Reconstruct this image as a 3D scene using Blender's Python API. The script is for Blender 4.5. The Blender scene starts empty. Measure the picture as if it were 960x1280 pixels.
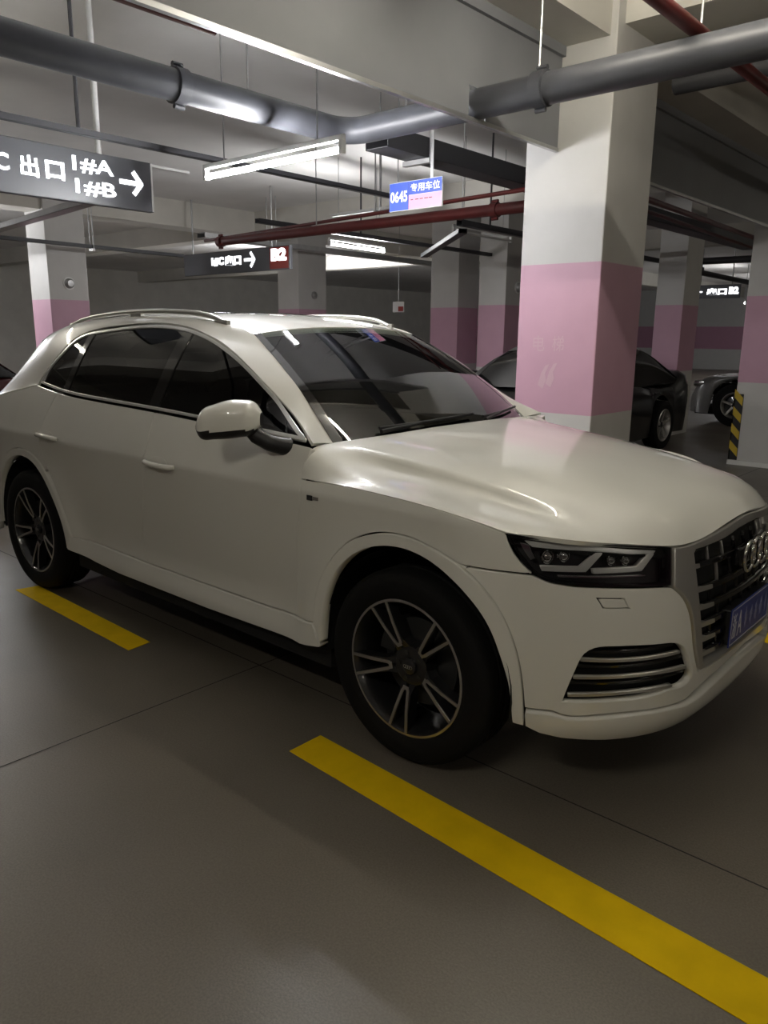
import bpy, bmesh, math, random
import numpy as np
from mathutils import Vector, Matrix
from mathutils.geometry import delaunay_2d_cdt
random.seed(7)
# ------------------------------------------------------------------ camera, world, exposure
scene = bpy.context.scene
COL = scene.collection
cam_data = bpy.data.cameras.new('camera'); cam = bpy.data.objects.new('camera', cam_data); COL.objects.link(cam)
scene.camera = cam
CAM = Vector((1.64114, -2.88547, 1.53155)); YAW, PITCH, ROLL, FPX = map(float, (131.4213, 13.0181, .5537, 965.37))
_y, _p, _r = math.radians(YAW), math.radians(PITCH), math.radians(ROLL)
fwd = Vector((math.cos(_y)*math.cos(_p), math.sin(_y)*math.cos(_p), -math.sin(_p)))
rgt = Vector((math.sin(_y), -math.cos(_y), 0)); upv = rgt.cross(fwd)
r2 = rgt*math.cos(_r)+upv*math.sin(_r); u2 = -rgt*math.sin(_r)+upv*math.cos(_r)
cam.matrix_world = Matrix(((r2.x, u2.x, -fwd.x, CAM.x), (r2.y, u2.y, -fwd.y, CAM.y), (r2.z, u2.z, -fwd.z, CAM.z), (0, 0, 0, 1)))
cam_data.sensor_fit = 'VERTICAL'; cam_data.sensor_height = 36.0; cam_data.lens = 36.0*FPX/1280.0
cam_data.clip_start = .05; cam_data.clip_end = 200
world = bpy.data.worlds.new('world'); scene.world = world; world.use_nodes = True
world.node_tree.nodes['Background'].inputs[0].default_value = (.010, .010, .011, 1)
world.node_tree.nodes['Background'].inputs[1].default_value = 1.0
vs = scene.view_settings
vs.view_transform = 'Standard'; vs.look = 'None'; vs.exposure = 0.0; vs.gamma = 1.0; vs.use_curve_mapping = False
TUBE_POWER = 275.0      # radiance of the ceiling light tubes
# ------------------------------------------------------------------ helpers
def mat(name, col, rough=.5, metal=0.0, coat=0.0, emis=None, es=0.0, noise=0.0, nscale=8.0, bump=0.0, bscale=60.0, spec=.5):
    m = bpy.data.materials.new(name); m.use_nodes = True
    nt = m.node_tree; b = nt.nodes['Principled BSDF']
    b.inputs['Base Color'].default_value = (*col, 1); b.inputs['Roughness'].default_value = rough
    b.inputs['Metallic'].default_value = metal; b.inputs['Coat Weight'].default_value = coat
    b.inputs['Coat Roughness'].default_value = .04; b.inputs['Specular IOR Level'].default_value = spec
    if emis: b.inputs['Emission Color'].default_value = (*emis, 1); b.inputs['Emission Strength'].default_value = es
    if noise or bump:
        tc = nt.nodes.new('ShaderNodeTexCoord')
    if noise:
        n = nt.nodes.new('ShaderNodeTexNoise'); n.inputs['Scale'].default_value = nscale; n.inputs['Detail'].default_value = 6
        nt.links.new(tc.outputs['Object'], n.inputs['Vector'])
        r = nt.nodes.new('ShaderNodeValToRGB')
        r.color_ramp.elements[0].position = .3; r.color_ramp.elements[1].position = .7
        r.color_ramp.elements[0].color = (*[c*(1-noise) for c in col], 1); r.color_ramp.elements[1].color = (*[min(1, c*(1+noise)) for c in col], 1)
        nt.links.new(n.outputs['Fac'], r.inputs['Fac']); nt.links.new(r.outputs['Color'], b.inputs['Base Color'])
    if bump:
        n2 = nt.nodes.new('ShaderNodeTexNoise'); n2.inputs['Scale'].default_value = bscale; n2.inputs['Detail'].default_value = 4
        nt.links.new(tc.outputs['Object'], n2.inputs['Vector'])
        bp = nt.nodes.new('ShaderNodeBump'); bp.inputs['Strength'].default_value = bump; bp.inputs['Distance'].default_value = .004
        nt.links.new(n2.outputs['Fac'], bp.inputs['Height']); nt.links.new(bp.outputs['Normal'], b.inputs['Normal'])
    return m
def glass_mat(name, tint, ior=1.5, rough=0.0):
    m = bpy.data.materials.new(name); m.use_nodes = True; nt = m.node_tree
    for n in list(nt.nodes):
        if n.type != 'OUTPUT_MATERIAL': nt.nodes.remove(n)
    out = [n for n in nt.nodes if n.type == 'OUTPUT_MATERIAL'][0]
    t = nt.nodes.new('ShaderNodeBsdfTransparent'); t.inputs[0].default_value = (*tint, 1)
    g = nt.nodes.new('ShaderNodeBsdfGlossy'); g.inputs['Roughness'].default_value = rough; g.inputs[0].default_value = (1, 1, 1, 1)
    f = nt.nodes.new('ShaderNodeFresnel'); f.inputs['IOR'].default_value = ior
    mx = nt.nodes.new('ShaderNodeMixShader')
    nt.links.new(f.outputs[0], mx.inputs[0]); nt.links.new(t.outputs[0], mx.inputs[1]); nt.links.new(g.outputs[0], mx.inputs[2])
    nt.links.new(mx.outputs[0], out.inputs[0]); return m
def tag(o, label=None, cat=None, group=None, kind=None):
    if label: o['label'] = label
    if cat: o['category'] = cat
    if group: o['group'] = group
    if kind: o['kind'] = kind
    return o
def empty(name, loc=(0, 0, 0), rz=0.0, **k):
    o = bpy.data.objects.new(name, None); o.location = loc; o.rotation_euler = (0, 0, rz); COL.objects.link(o)
    return tag(o, **k)
def link(name, me, m, parent=None):
    o = bpy.data.objects.new(name, me); COL.objects.link(o)
    if m is not None and not me.materials:
        for q in (m if isinstance(m, (list, tuple)) else [m]): me.materials.append(q)
    if parent: o.parent = parent
    return o
def mk(name, V, F, m, parent=None, smooth=True, normals=None, angle=None, **k):
    me = bpy.data.meshes.new(name)
    me.from_pydata([tuple(map(float, v)) for v in V], [], [tuple(map(int, f)) for f in F]); me.update()
    if smooth: me.polygons.foreach_set('use_smooth', [True]*len(me.polygons))
    if normals is not None: me.normals_split_custom_set_from_vertices([tuple(map(float, n)) for n in normals])
    elif smooth and angle: me.set_sharp_from_angle(angle=math.radians(angle))
    return tag(link(name, me, m, parent), **k)
class MB:
    """collects shapes of one part"""
    def __init__(s): s.V = []; s.F = []
    def add(s, V, F):
        n = len(s.V); s.V += [tuple(v) for v in V]; s.F += [tuple(i+n for i in f) for f in F]; return s
    def box(s, lo, hi):
        x0, y0, z0 = lo; x1, y1, z1 = hi
        return s.add([(x0, y0, z0), (x1, y0, z0), (x1, y1, z0), (x0, y1, z0), (x0, y0, z1), (x1, y0, z1), (x1, y1, z1), (x0, y1, z1)],
                     [(0, 3, 2, 1), (4, 5, 6, 7), (0, 1, 5, 4), (1, 2, 6, 5), (2, 3, 7, 6), (3, 0, 4, 7)])
    def bbox(s, lo, hi, b=.01):
        """box with chamfered edges (rounded look)"""
        bm = bmesh.new(); bmesh.ops.create_cube(bm, size=1)
        for v in bm.verts: v.co = Vector([(lo[i]+hi[i])/2+v.co[i]*(hi[i]-lo[i]) for i in range(3)])
        bmesh.ops.bevel(bm, geom=bm.edges[:], offset=b, segments=2, affect='EDGES', profile=.5)
        bm.verts.index_update(); V = [v.co.copy() for v in bm.verts]; F = [[v.index for v in f.verts] for f in bm.faces]; bm.free()
        return s.add(V, F)
    def tube(s, pts, r, n=12, closed=False, cap=True):
        P = [Vector(p) for p in pts]; N = len(P); rr = r if isinstance(r, (list, tuple)) else [r]*N
        V = []; up = Vector((0, 0, 1)); prev = None
        for i, p in enumerate(P):
            a = P[(i-1) % N] if (i > 0 or closed) else P[i]; b = P[(i+1) % N] if (i < N-1 or closed) else P[i]
            t = (b-a).normalized()
            if prev is None:
                e = up if abs(t.z) < .9 else Vector((1, 0, 0)); u = t.cross(e).normalized()
            else: u = (prev-t*prev.dot(t)).normalized()
            prev = u; w = t.cross(u)
            for j in range(n):
                an = 2*math.pi*j/n; V.append(p+(u*math.cos(an)+w*math.sin(an))*rr[i])
        F = []
        for i in range(N if closed else N-1):
            k = (i+1) % N
            for j in range(n): F.append((i*n+j, i*n+(j+1) % n, k*n+(j+1) % n, k*n+j))
        if cap and not closed: F += [tuple(range(n))[::-1], tuple((N-1)*n+j for j in range(n))]
        return s.add(V, F)
    def lathe(s, prof, n=48, axis='y', c=(0, 0, 0), closed=True):
        """prof: (radius, axial) pairs"""
        V = []; F = []; m = len(prof)
        for i in range(n):
            a = 2*math.pi*i/n
            for r, h in prof:
                q = (r*math.cos(a), h, r*math.sin(a)) if axis == 'y' else (r*math.cos(a), r*math.sin(a), h) if axis == 'z' else (h, r*math.cos(a), r*math.sin(a))
                V.append((q[0]+c[0], q[1]+c[1], q[2]+c[2]))
        for i in range(n):
            k = (i+1) % n
            for j in range(m-1): F.append((i*m+j, k*m+j, k*m+j+1, i*m+j+1))
        return s.add(V, F)
    def prism(s, poly, d0, d1, axis='y'):
        """polygon (2D) pushed from d0 to d1 along an axis; poly is (x,z) for y, (y,z) for x, (x,y) for z"""
        n = len(poly); f = {'y': lambda a, b, d: (a, d, b), 'x': lambda a, b, d: (d, a, b), 'z': lambda a, b, d: (a, b, d)}[axis]
        V = [f(a, b, d0) for a, b in poly]+[f(a, b, d1) for a, b in poly]
        return s.add(V, [tuple(range(n)), tuple(range(2*n-1, n-1, -1))]+[(i, i+n, (i+1) % n+n, (i+1) % n) for i in range(n)])
    def build(s, name, m, parent=None, smooth=False, angle=35, fix=True, **k):
        o = mk(name, s.V, s.F, m, parent, smooth=smooth, **k)
        if fix:
            bm = bmesh.new(); bm.from_mesh(o.data); bmesh.ops.recalc_face_normals(bm, faces=bm.faces[:]); bm.to_mesh(o.data); bm.free()
        if smooth: o.data.set_sharp_from_angle(angle=math.radians(angle))
        return o
def copy_tree(o, parent=None):
    c = o.copy(); COL.objects.link(c); c.parent = parent
    for ch in list(o.children): copy_tree(ch, c)
    return c
def text_mesh(body, size=1.0, bold=.0, extrude=.002, align='CENTER'):
    cu = bpy.data.curves.new('lettering', 'FONT'); cu.body = body; cu.size = size; cu.extrude = extrude; cu.offset = bold
    cu.align_x = align; cu.align_y = 'CENTER'; cu.resolution_u = 3
    ob = bpy.data.objects.new('lettering', cu); COL.objects.link(ob)
    dg = bpy.context.evaluated_depsgraph_get(); dg.update()
    me = bpy.data.meshes.new_from_object(ob.evaluated_get(dg)); me.name = 'lettering'
    me.materials.clear()
    bpy.data.objects.remove(ob); return me
def place_text(name, body, size, m, parent, origin, ux, uy, wide=None, high=None, bold=0.0, extrude=.002):
    """lettering laid in the plane spanned by ux, uy around origin, fitted to a width/height in metres"""
    me = text_mesh(body, size, bold, extrude)
    co = np.array([v.co[:] for v in me.vertices])
    if not len(co): return None
    lo, hi = co.min(0), co.max(0); c = (lo+hi)/2
    sx = wide/(hi[0]-lo[0]) if wide else 1; sy = high/(hi[1]-lo[1]) if high else sx
    if wide is None and high: sx = sy
    ux = Vector(ux); uy = Vector(uy); uz = ux.cross(uy)
    for v in me.vertices:
        a, b, d = (v.co.x-c[0])*sx, (v.co.y-c[1])*sy, v.co.z
        v.co = Vector(origin)+ux*a+uy*b+uz*d
    return link(name, me, m, parent)
# ---------- car shape mathematics (metres, x forward from front axle, y left, z up) ----------
class Sp:
    """natural cubic spline, vector valued, clamped outside linearly"""
    def __init__(s, t, v):
        s.t=np.array(t,float); v=np.array(v,float); s.one=v.ndim==1
        s.v=v.reshape(len(t),-1); n=len(t); h=np.diff(s.t)
        A=np.eye(n); b=np.zeros((n,s.v.shape[1]))
        for i in range(1,n-1):
            A[i,i-1]=h[i-1]; A[i,i]=2*(h[i-1]+h[i]); A[i,i+1]=h[i]
            b[i]=6*((s.v[i+1]-s.v[i])/h[i]-(s.v[i]-s.v[i-1])/h[i-1])
        s.m=np.linalg.solve(A,b); s.h=h
    def __call__(s,x):
        x=np.asarray(x,float); sh=x.shape; x=np.clip(x.ravel(),s.t[0],s.t[-1])
        i=np.clip(np.searchsorted(s.t,x,'right')-1,0,len(s.t)-2); h=s.h[i][:,None]
        a=(s.t[i+1]-x)[:,None]/h; b=(x-s.t[i])[:,None]/h
        r=a*s.v[i]+b*s.v[i+1]+((a**3-a)*s.m[i]+(b**3-b)*s.m[i+1])*h*h/6
        return r[:,0].reshape(sh) if s.one else r.reshape(sh+(s.v.shape[1],))
def sstep(a,b,x):
    t=np.clip((x-a)/(b-a),0,1); return t*t*(3-2*t)
def smax(a,b,k):
    h=np.clip(.5+.5*(a-b)/k,0,1); return b*(1-h)+a*h+k*h*(1-h)
SIDE=Sp([.18,.24,.29,.34,.40,.47,.56,.68,.80,.88,.925,.945,.97,1.03,1.10,1.17,1.25],
        [.855,.888,.905,.905,.892,.888,.897,.912,.924,.932,.936,.936,.928,.906,.878,.848,.81])
XF=Sp([.18,.24,.28,.36,.45,.55,.65,.75,.85,.92,1.0,1.1],[.79,.815,.845,.866,.877,.881,.878,.866,.845,.82,.76,.66])
XR=Sp([.18,.3,.45,.6,.75,.9,1.0,1.1,1.3],[-3.70,-3.79,-3.835,-3.84,-3.82,-3.79,-3.76,-3.70,-3.55])
WB=2.907; WZ=.36
def Ys(x,z):
    y=SIDE(z)
    r1=np.hypot(x,z-WZ); r2=np.hypot(x+WB,z-WZ)
    f1=np.exp(-((r1-.47)/.10)**2)+np.where(r1<.47,1-np.exp(-((r1-.47)/.10)**2),0)
    f2=np.exp(-((r2-.47)/.12)**2)+np.where(r2<.47,1-np.exp(-((r2-.47)/.12)**2),0)
    low=1-sstep(.75,.93,z)
    y=y+(.014+ .9*np.maximum(0,.922-y))*np.minimum(f1,1)*low+(.012+.9*np.maximum(0,.924-y))*np.minimum(f2,1)*low
    y=y-.30*np.maximum(0,x-.15)**2-.05*np.maximum(0,-3.0-x)-.06*np.maximum(0,-3.1-x)**2
    return y
def Xf(y,z):
    s=sstep(.32,.85,z); return XF(z)-(.06+.20*s)*y**2-(.58-.20*s)*y**4
def Xr(y,z):
    return XR(z)+.10*y**2+.22*y**4
def Fb(x,y,z):
    y=np.abs(y)
    return smax(smax(y-Ys(x,z),x-Xf(y,z),.10),Xr(y,z)-x,.10)
def solve(fn,o,d,t0,t1,n=60):
    """first crossing from outside (F>0 at t0) along o+t d; arrays (N,3)"""
    lo=np.full(len(o),t0); hi=np.full(len(o),t1)
    for _ in range(n):
        m=(lo+hi)/2; P=o+d*m[:,None]; f=fn(P[:,0],P[:,1],P[:,2])
        lo=np.where(f>0,m,lo); hi=np.where(f>0,hi,m)
    return o+d*hi[:,None]
def grad(fn,P,e=2e-3):
    g=np.stack([(fn(*(P+e*v).T)-fn(*(P-e*v).T)) for v in np.eye(3)],1)
    return g/np.linalg.norm(g,axis=1)[:,None]
def body_side(uv):      # (x,z) -> right side (y<0)
    uv=np.asarray(uv,float); o=np.stack([uv[:,0],-1.3+0*uv[:,0],uv[:,1]],1); d=np.tile([0,1.,0],(len(uv),1))
    P=solve(Fb,o,d,0,1.29); return P,grad(Fb,P)
PC=.0                   # polar axis of the nose
def body_polar(uv):     # (theta,z): theta 0 = straight ahead, negative = right side
    uv=np.asarray(uv,float); c,s=np.cos(uv[:,0]),np.sin(uv[:,0]); d=np.stack([-c,-s,0*c],1)
    o=np.stack([PC+2.5*c,2.5*s,uv[:,1]],1); P=solve(Fb,o,d,0,2.49); return P,grad(Fb,P)
def body_tail(uv):      # (theta,z) about the rear axle, theta 0 = straight back, positive = right side
    uv=np.asarray(uv,float); c,s=np.cos(uv[:,0]),np.sin(uv[:,0]); d=np.stack([c,s,0*c],1)
    o=np.stack([-WB-2.5*c,-2.5*s,uv[:,1]],1); P=solve(Fb,o,d,0,2.49); return P,grad(Fb,P)
# upper side (glass house)
GZ=Sp([1.0,1.10,1.18,1.26,1.34,1.42,1.50,1.56,1.60,1.64],[.912,.878,.852,.822,.789,.752,.708,.668,.636,.59])
def Yg(x,z):
    return GZ(z)-.05*np.maximum(0,-2.2-x)**2-.10*np.maximum(0,x+.95)**2-.32*np.maximum(0,x+1.25)**2*sstep(1.11,1.28,z)
def Fg(x,y,z): return np.abs(y)-Yg(x,z)
def green_side(uv):
    uv=np.asarray(uv,float); P=np.stack([uv[:,0],-Yg(uv[:,0],uv[:,1]),uv[:,1]],1); return P,grad(Fg,P)
# hood loft: rows = lateral knots from centre line to shut line, columns = from cowl to nose
HOOD=np.array([
 [(-.40,0,1.140),(-.15,0,1.122),(.12,0,1.094),(.38,0,1.058),(.60,0,1.016),(.745,0,.968),(.820,0,.916)],
 [(-.41,.22,1.138),(-.16,.21,1.120),(.11,.205,1.092),(.37,.20,1.055),(.59,.195,1.012),(.735,.19,.962),(.812,.19,.902)],
 [(-.43,.42,1.130),(-.18,.41,1.108),(.09,.405,1.079),(.35,.40,1.042),(.57,.405,.997),(.71,.42,.944),(.775,.435,.877)],
 [(-.47,.57,1.120),(-.22,.555,1.096),(.04,.545,1.066),(.28,.535,1.030),(.48,.53,.989),(.62,.55,.944),(.695,.595,.892)],
 [(-.53,.715,1.107),(-.29,.692,1.078),(-.04,.670,1.047),(.18,.648,1.013),(.37,.640,.978),(.52,.662,.942),(.61,.705,.905)],
 [(-.528,.800,1.104),(-.295,.733,1.042),(-.045,.712,1.011),(.17,.692,.981),(.345,.688,.954),(.475,.722,.934),(.555,.767,.914)],
 [(-.524,.862,1.090),(-.295,.822,1.023),(-.05,.812,.998),(.15,.797,.975),(.305,.785,.953),(.42,.788,.934),(.49,.812,.921)],
 [(-.518,.902,1.044),(-.295,.880,1.006),(-.055,.876,.990),(.125,.870,.972),(.27,.858,.952),(.37,.846,.936),(.43,.848,.925)],
 [(-.516,.920,.99),(-.29,.920,.992),(-.06,.922,.986),(.10,.925,.978),(.23,.918,.964),(.32,.898,.946),(.382,.875,.927)],
])
def hood_point(u,v):
    """u 0 cowl..1 nose, v 0 centre..1 shut line (arrays)"""
    return _hood(u,v)
_hu=np.linspace(0,1,7); _hv=np.array([0,.17,.34,.47,.60,.67,.76,.88,1.0])
_hs=[Sp(_hu,r) for r in HOOD]
def _hood(u,v):
    C=np.stack([s(u) for s in _hs],0)          # rows,N,3
    out=np.empty((len(u),3))
    uu=np.round(u,9); 
    for q in np.unique(uu):
        m=uu==q; c=C[:,np.where(m)[0][0],:]
        a=Sp(np.concatenate([[-.17],_hv[:4]]),np.vstack([c[1]*[1,-1,1],c[:4]])); b=Sp(_hv[4:],c[4:]); k=Sp(_hv[3:5],c[3:5])
        vv=v[m]; out[m]=np.where((vv<=_hv[3])[:,None],a(vv),np.where((vv<=_hv[4])[:,None],k(vv),b(vv)))
    return out
# ------------------------------------------------------------------ panels cut out of the car's surfaces
def crv(*pts, n=10):
    """smooth curve through points"""
    P = np.array(pts, float); d = np.concatenate([[0], np.cumsum(np.linalg.norm(np.diff(P, axis=0), axis=1))])
    return [tuple(q) for q in Sp(d, P)(np.linspace(0, d[-1], n*(len(P)-1)+1))]
def resample(loop, h):
    out = []
    for a, b in zip(loop, loop[1:]+loop[:1]):
        a = np.array(a, float); b = np.array(b, float); L = np.linalg.norm(b-a)
        if L < 1e-6: continue
        k = max(1, int(math.ceil(L/h)))
        for i in range(k): out.append(a+(b-a)*i/k)
    return np.array(out)
def area2(P): return .5*np.sum(P[:, 0]*np.roll(P[:, 1], -1)-np.roll(P[:, 0], -1)*P[:, 1])
def inset(P, g):
    """move a closed loop to its left (inwards for counter-clockwise)"""
    e = np.roll(P, -1, 0)-P; e /= np.linalg.norm(e, axis=1)[:, None]+1e-12
    n1 = np.stack([-e[:, 1], e[:, 0]], 1); n0 = np.roll(n1, 1, 0); n = n0+n1
    n /= np.linalg.norm(n, axis=1)[:, None]+1e-12; c = np.clip(np.sum(n*n1, 1), .45, 1)
    return P+n*(g/c)[:, None]
def inside(pts, loops):
    r = np.zeros(len(pts), bool)
    for L in loops:
        x0, y0 = L[:, 0], L[:, 1]; x1, y1 = np.roll(x0, -1), np.roll(y0, -1)
        c = ((y0[None] > pts[:, 1:2]) != (y1[None] > pts[:, 1:2]))
        with np.errstate(divide='ignore', invalid='ignore'):
            xi = (x1-x0)[None]*(pts[:, 1:2]-y0[None])/(y1-y0)[None]+x0[None]
        r ^= (np.sum(c & (pts[:, 0:1] < xi), 1) % 2).astype(bool)
    return r
def cut_panel(loops, fn, su=1.0, off=0.0, thick=.03, gap=.003, bev=.0022, h=.03, eh=.014):
    """-> V,F,N of a plate lying on surface fn, cut along loops (outer first, then holes)"""
    S = np.array([su, 1.0]); L2 = []
    for i, l in enumerate(loops):
        P = resample([tuple(np.array(q)*S) for q in l], eh)
        a = area2(P)
        if (a < 0) == (i == 0): P = P[::-1]
        L2.append(inset(P, gap+bev))
    allp = np.vstack(L2); lo, hi = allp.min(0), allp.max(0)
    gx = np.arange(lo[0]+h*.5, hi[0], h); gy = np.arange(lo[1]+h*.5, hi[1], h)
    G = np.array([(x+(h*.5 if j % 2 else 0), y) for j, y in enumerate(gy) for x in gx]).reshape(-1, 2)
    if len(G):
        G = G[inside(G, L2)]
        if len(G):
            d = np.min(np.linalg.norm(G[:, None]-allp[None], axis=2), 1); G = G[d > h*.55]
    pts = np.vstack([allp, G]) if len(G) else allp
    E = []; k = 0
    for P in L2: E += [(k+i, k+(i+1) % len(P)) for i in range(len(P))]; k += len(P)
    r = delaunay_2d_cdt([Vector(q) for q in pts], E, [], 0, 1e-7)
    UV = np.array([q[:] for q in r[0]]); T = [tuple(t) for t in r[2] if len(t) == 3]
    T = np.array(T); c = UV[T].mean(1); T = T[inside(c, L2)]
    a = UV[T]; ar = (a[:, 1, 0]-a[:, 0, 0])*(a[:, 2, 1]-a[:, 0, 1])-(a[:, 2, 0]-a[:, 0, 0])*(a[:, 1, 1]-a[:, 0, 1])
    T = np.where((ar < 0)[:, None], T[:, ::-1], T); T = T[np.abs(ar) > 1e-10]
    used = np.unique(T); rm = -np.ones(len(UV), int); rm[used] = np.arange(len(used)); UV = UV[used]; T = rm[T]
    cnt = {}
    for t in T:
        for i in range(3): cnt[(t[i], t[(i+1) % 3])] = 1
    be = [e for e in cnt if (e[1], e[0]) not in cnt]
    nb = {}
    for i, j in be:
        e = UV[j]-UV[i]; e = e/(np.linalg.norm(e)+1e-12); n = np.array([e[1], -e[0]])
        for q in (i, j): nb[q] = nb.get(q, 0)+n
    ids = list(nb); nn = np.array([nb[i]/(np.linalg.norm(nb[i])+1e-9) for i in ids]); B = UV[ids]+nn*bev
    P, N = fn(UV/S); PB, NB = fn(B/S)
    # orientation: outward facing triangles
    a = P[T]; fnm = np.cross(a[:, 1]-a[:, 0], a[:, 2]-a[:, 0]); flip = np.sum(fnm*N[T[:, 0]]) < 0
    lat = PB-P[ids]; lat -= NB*np.sum(lat*NB, 1)[:, None]; lat /= np.linalg.norm(lat, axis=1)[:, None]+1e-12
    R1 = PB+NB*(off-bev); R2 = PB+NB*(off-thick); n0 = len(P); m = len(ids); ix = {q: k for k, q in enumerate(ids)}
    V = np.vstack([P+N*off, R1, R2]); n1 = NB*.85+lat*.5; NN = np.vstack([N, n1/np.linalg.norm(n1, axis=1)[:, None], lat])
    F = [tuple(t) for t in T]
    for i, j in be:
        F.append((j, i, n0+ix[i], n0+ix[j])); F.append((n0+ix[j], n0+ix[i], n0+m+ix[i], n0+m+ix[j]))
    if flip: F = [f[::-1] for f in F]
    return V, F, NN
MIR = np.array([1, -1, 1.0])
def panel(name, loops, fn, m, parent, sides='both', label=None, **k):
    V, F, N = cut_panel(loops, fn, **k); out = []
    if sides in ('both', 'R', 'mid'): out.append(mk(name, V, F, m, parent, normals=N))
    if sides in ('both', 'L'): out.append(mk(name, V*MIR, [f[::-1] for f in F], m, parent, normals=N*MIR))
    if label:
        for o in out: o['label'] = label
    return out
def loft(name, P, m, parent, thick=.012, sides='mid', closed_u=False, out=(0, 0, 1), off=0.0, label=None):
    """plate over a grid of points P[i,j]"""
    P = np.array(P, float); n, q = P.shape[:2]
    du = np.gradient(P, axis=0); dv = np.gradient(P, axis=1); N = np.cross(du, dv)
    N /= np.linalg.norm(N, axis=2)[:, :, None]+1e-12
    if np.sum(N*np.array(out)) < 0: N = -N; fl = True
    else: fl = False
    P = P+N*off
    V = np.vstack([P.reshape(-1, 3), (P-N*thick).reshape(-1, 3)]); NN = np.vstack([N.reshape(-1, 3), -N.reshape(-1, 3)]); F = []
    id = lambda i, j: i*q+j
    for i in range(n-1):
        for j in range(q-1):
            f = (id(i, j), id(i+1, j), id(i+1, j+1), id(i, j+1)); g = tuple(a+n*q for a in f)[::-1]
            F.append(f[::-1] if fl else f); F.append(g[::-1] if fl else g)
    rim = [(id(i, 0), id(i+1, 0)) for i in range(n-1)]+[(id(n-1, j), id(n-1, j+1)) for j in range(q-1)]+[(id(i+1, q-1), id(i, q-1)) for i in range(n-2, -1, -1)]+[(id(0, j+1), id(0, j)) for j in range(q-2, -1, -1)]
    b = len(V); rv = []; rn = []; cen = P.reshape(-1, 3).mean(0)
    for a, c in rim:
        k = len(rv); e = V[c]-V[a]; nn = np.cross(e, NN[a]); nn = nn/(np.linalg.norm(nn)+1e-12)
        if np.dot(nn, V[a]-cen) < 0: nn = -nn
        quad = [V[a], V[c], V[c+n*q], V[a+n*q]]; g = np.cross(quad[1]-quad[0], quad[3]-quad[0])
        if np.dot(g, nn) < 0: quad = quad[::-1]
        rv += quad; rn += [nn]*4; F.append((b+k, b+k+1, b+k+2, b+k+3))
    V = np.vstack([V, rv]); NN = np.vstack([NN, rn]); o = []
    if sides in ('both', 'R', 'mid'): o.append(mk(name, V, F, m, parent, normals=NN))
    if sides in ('both', 'L'): o.append(mk(name, V*MIR, [f[::-1] for f in F], m, parent, normals=NN*MIR))
    if label:
        for x in o: x['label'] = label
    return o
# ------------------------------------------------------------------ garage materials
E_ = {}
def band_paint(name, lo=1.0, hi=2.0, white=(.58, .57, .55), pink=(.58, .345, .445)):
    """wall paint: white with a pink band between two heights"""
    m = mat(name, white, .55); nt = m.node_tree; b = nt.nodes['Principled BSDF']
    g = nt.nodes.new('ShaderNodeNewGeometry'); s = nt.nodes.new('ShaderNodeSeparateXYZ'); nt.links.new(g.outputs['Position'], s.inputs[0])
    a = nt.nodes.new('ShaderNodeMath'); a.operation = 'GREATER_THAN'; a.inputs[1].default_value = lo; nt.links.new(s.outputs['Z'], a.inputs[0])
    c = nt.nodes.new('ShaderNodeMath'); c.operation = 'LESS_THAN'; c.inputs[1].default_value = hi; nt.links.new(s.outputs['Z'], c.inputs[0])
    d = nt.nodes.new('ShaderNodeMath'); d.operation = 'MULTIPLY'; nt.links.new(a.outputs[0], d.inputs[0]); nt.links.new(c.outputs[0], d.inputs[1])
    n = nt.nodes.new('ShaderNodeTexNoise'); n.inputs['Scale'].default_value = 5; n.inputs['Detail'].default_value = 5; nt.links.new(g.outputs['Position'], n.inputs['Vector'])
    def tint(col, k):
        r = nt.nodes.new('ShaderNodeValToRGB'); r.color_ramp.elements[0].position = .3; r.color_ramp.elements[1].position = .75
        r.color_ramp.elements[0].color = (*[q*(1-k) for q in col], 1); r.color_ramp.elements[1].color = (*col, 1)
        nt.links.new(n.outputs['Fac'], r.inputs['Fac']); return r
    mx = nt.nodes.new('ShaderNodeMixRGB'); nt.links.new(d.outputs[0], mx.inputs[0])
    nt.links.new(tint(white, .06).outputs[0], mx.inputs[1]); nt.links.new(tint(pink, .06).outputs[0], mx.inputs[2]); nt.links.new(mx.outputs[0], b.inputs['Base Color'])
    return m
E_['band'] = band_paint('column_paint')
E_['ceil'] = mat('ceiling_paint', (.80, .79, .78), .8, noise=.05, nscale=1.5, bump=.1, bscale=30)
E_['beam'] = mat('beam_paint', (.60, .58, .53), .8, noise=.06, nscale=2)
E_['curtain'] = mat('smoke_curtain_fabric', (.22, .225, .24), .6, noise=.05, nscale=3)
E_['steel'] = mat('galvanised_steel', (.42, .42, .42), .38, metal=.7, noise=.08, nscale=12)
E_['pipe'] = mat('dark_grey_pipe', (.048, .050, .058), .45, noise=.15, nscale=6)
E_['pipe_dark'] = mat('dark_tray_paint', (.045, .045, .05), .5)
E_['red'] = mat('red_pipe_paint', (.10, .015, .014), .45, noise=.15, nscale=6)
E_['white'] = mat('white_enamel', (.75, .75, .73), .4)
E_['sign'] = mat('sign_panel', (.115, .118, .13), .35)
E_['letter'] = mat('lit_letters', (.9, .9, .9), .5, emis=(.95, .97, 1.0), es=2.6)
E_['redlit'] = mat('red_sign_panel', (.30, .03, .02), .5)
E_['tube'] = mat('fluorescent_tube', (1, 1, 1), .5, emis=(.99, .98, .97), es=TUBE_POWER)
def tube_mat(k):
    n = 'tube_%d' % round(k*100)
    if n not in E_: E_[n] = mat('scaled_tube', (1, 1, 1), .5, emis=(1.0, .94, .80) if k < 1 else (.98, .98, 1.0), es=TUBE_POWER*k)  # glow strength scaled by k, warmer tint below full power
    return n
E_['yellow'] = mat('yellow_line_paint', (.68, .45, .001), .8, noise=.08, nscale=9, bump=.1, bscale=80, spec=.15)
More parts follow.
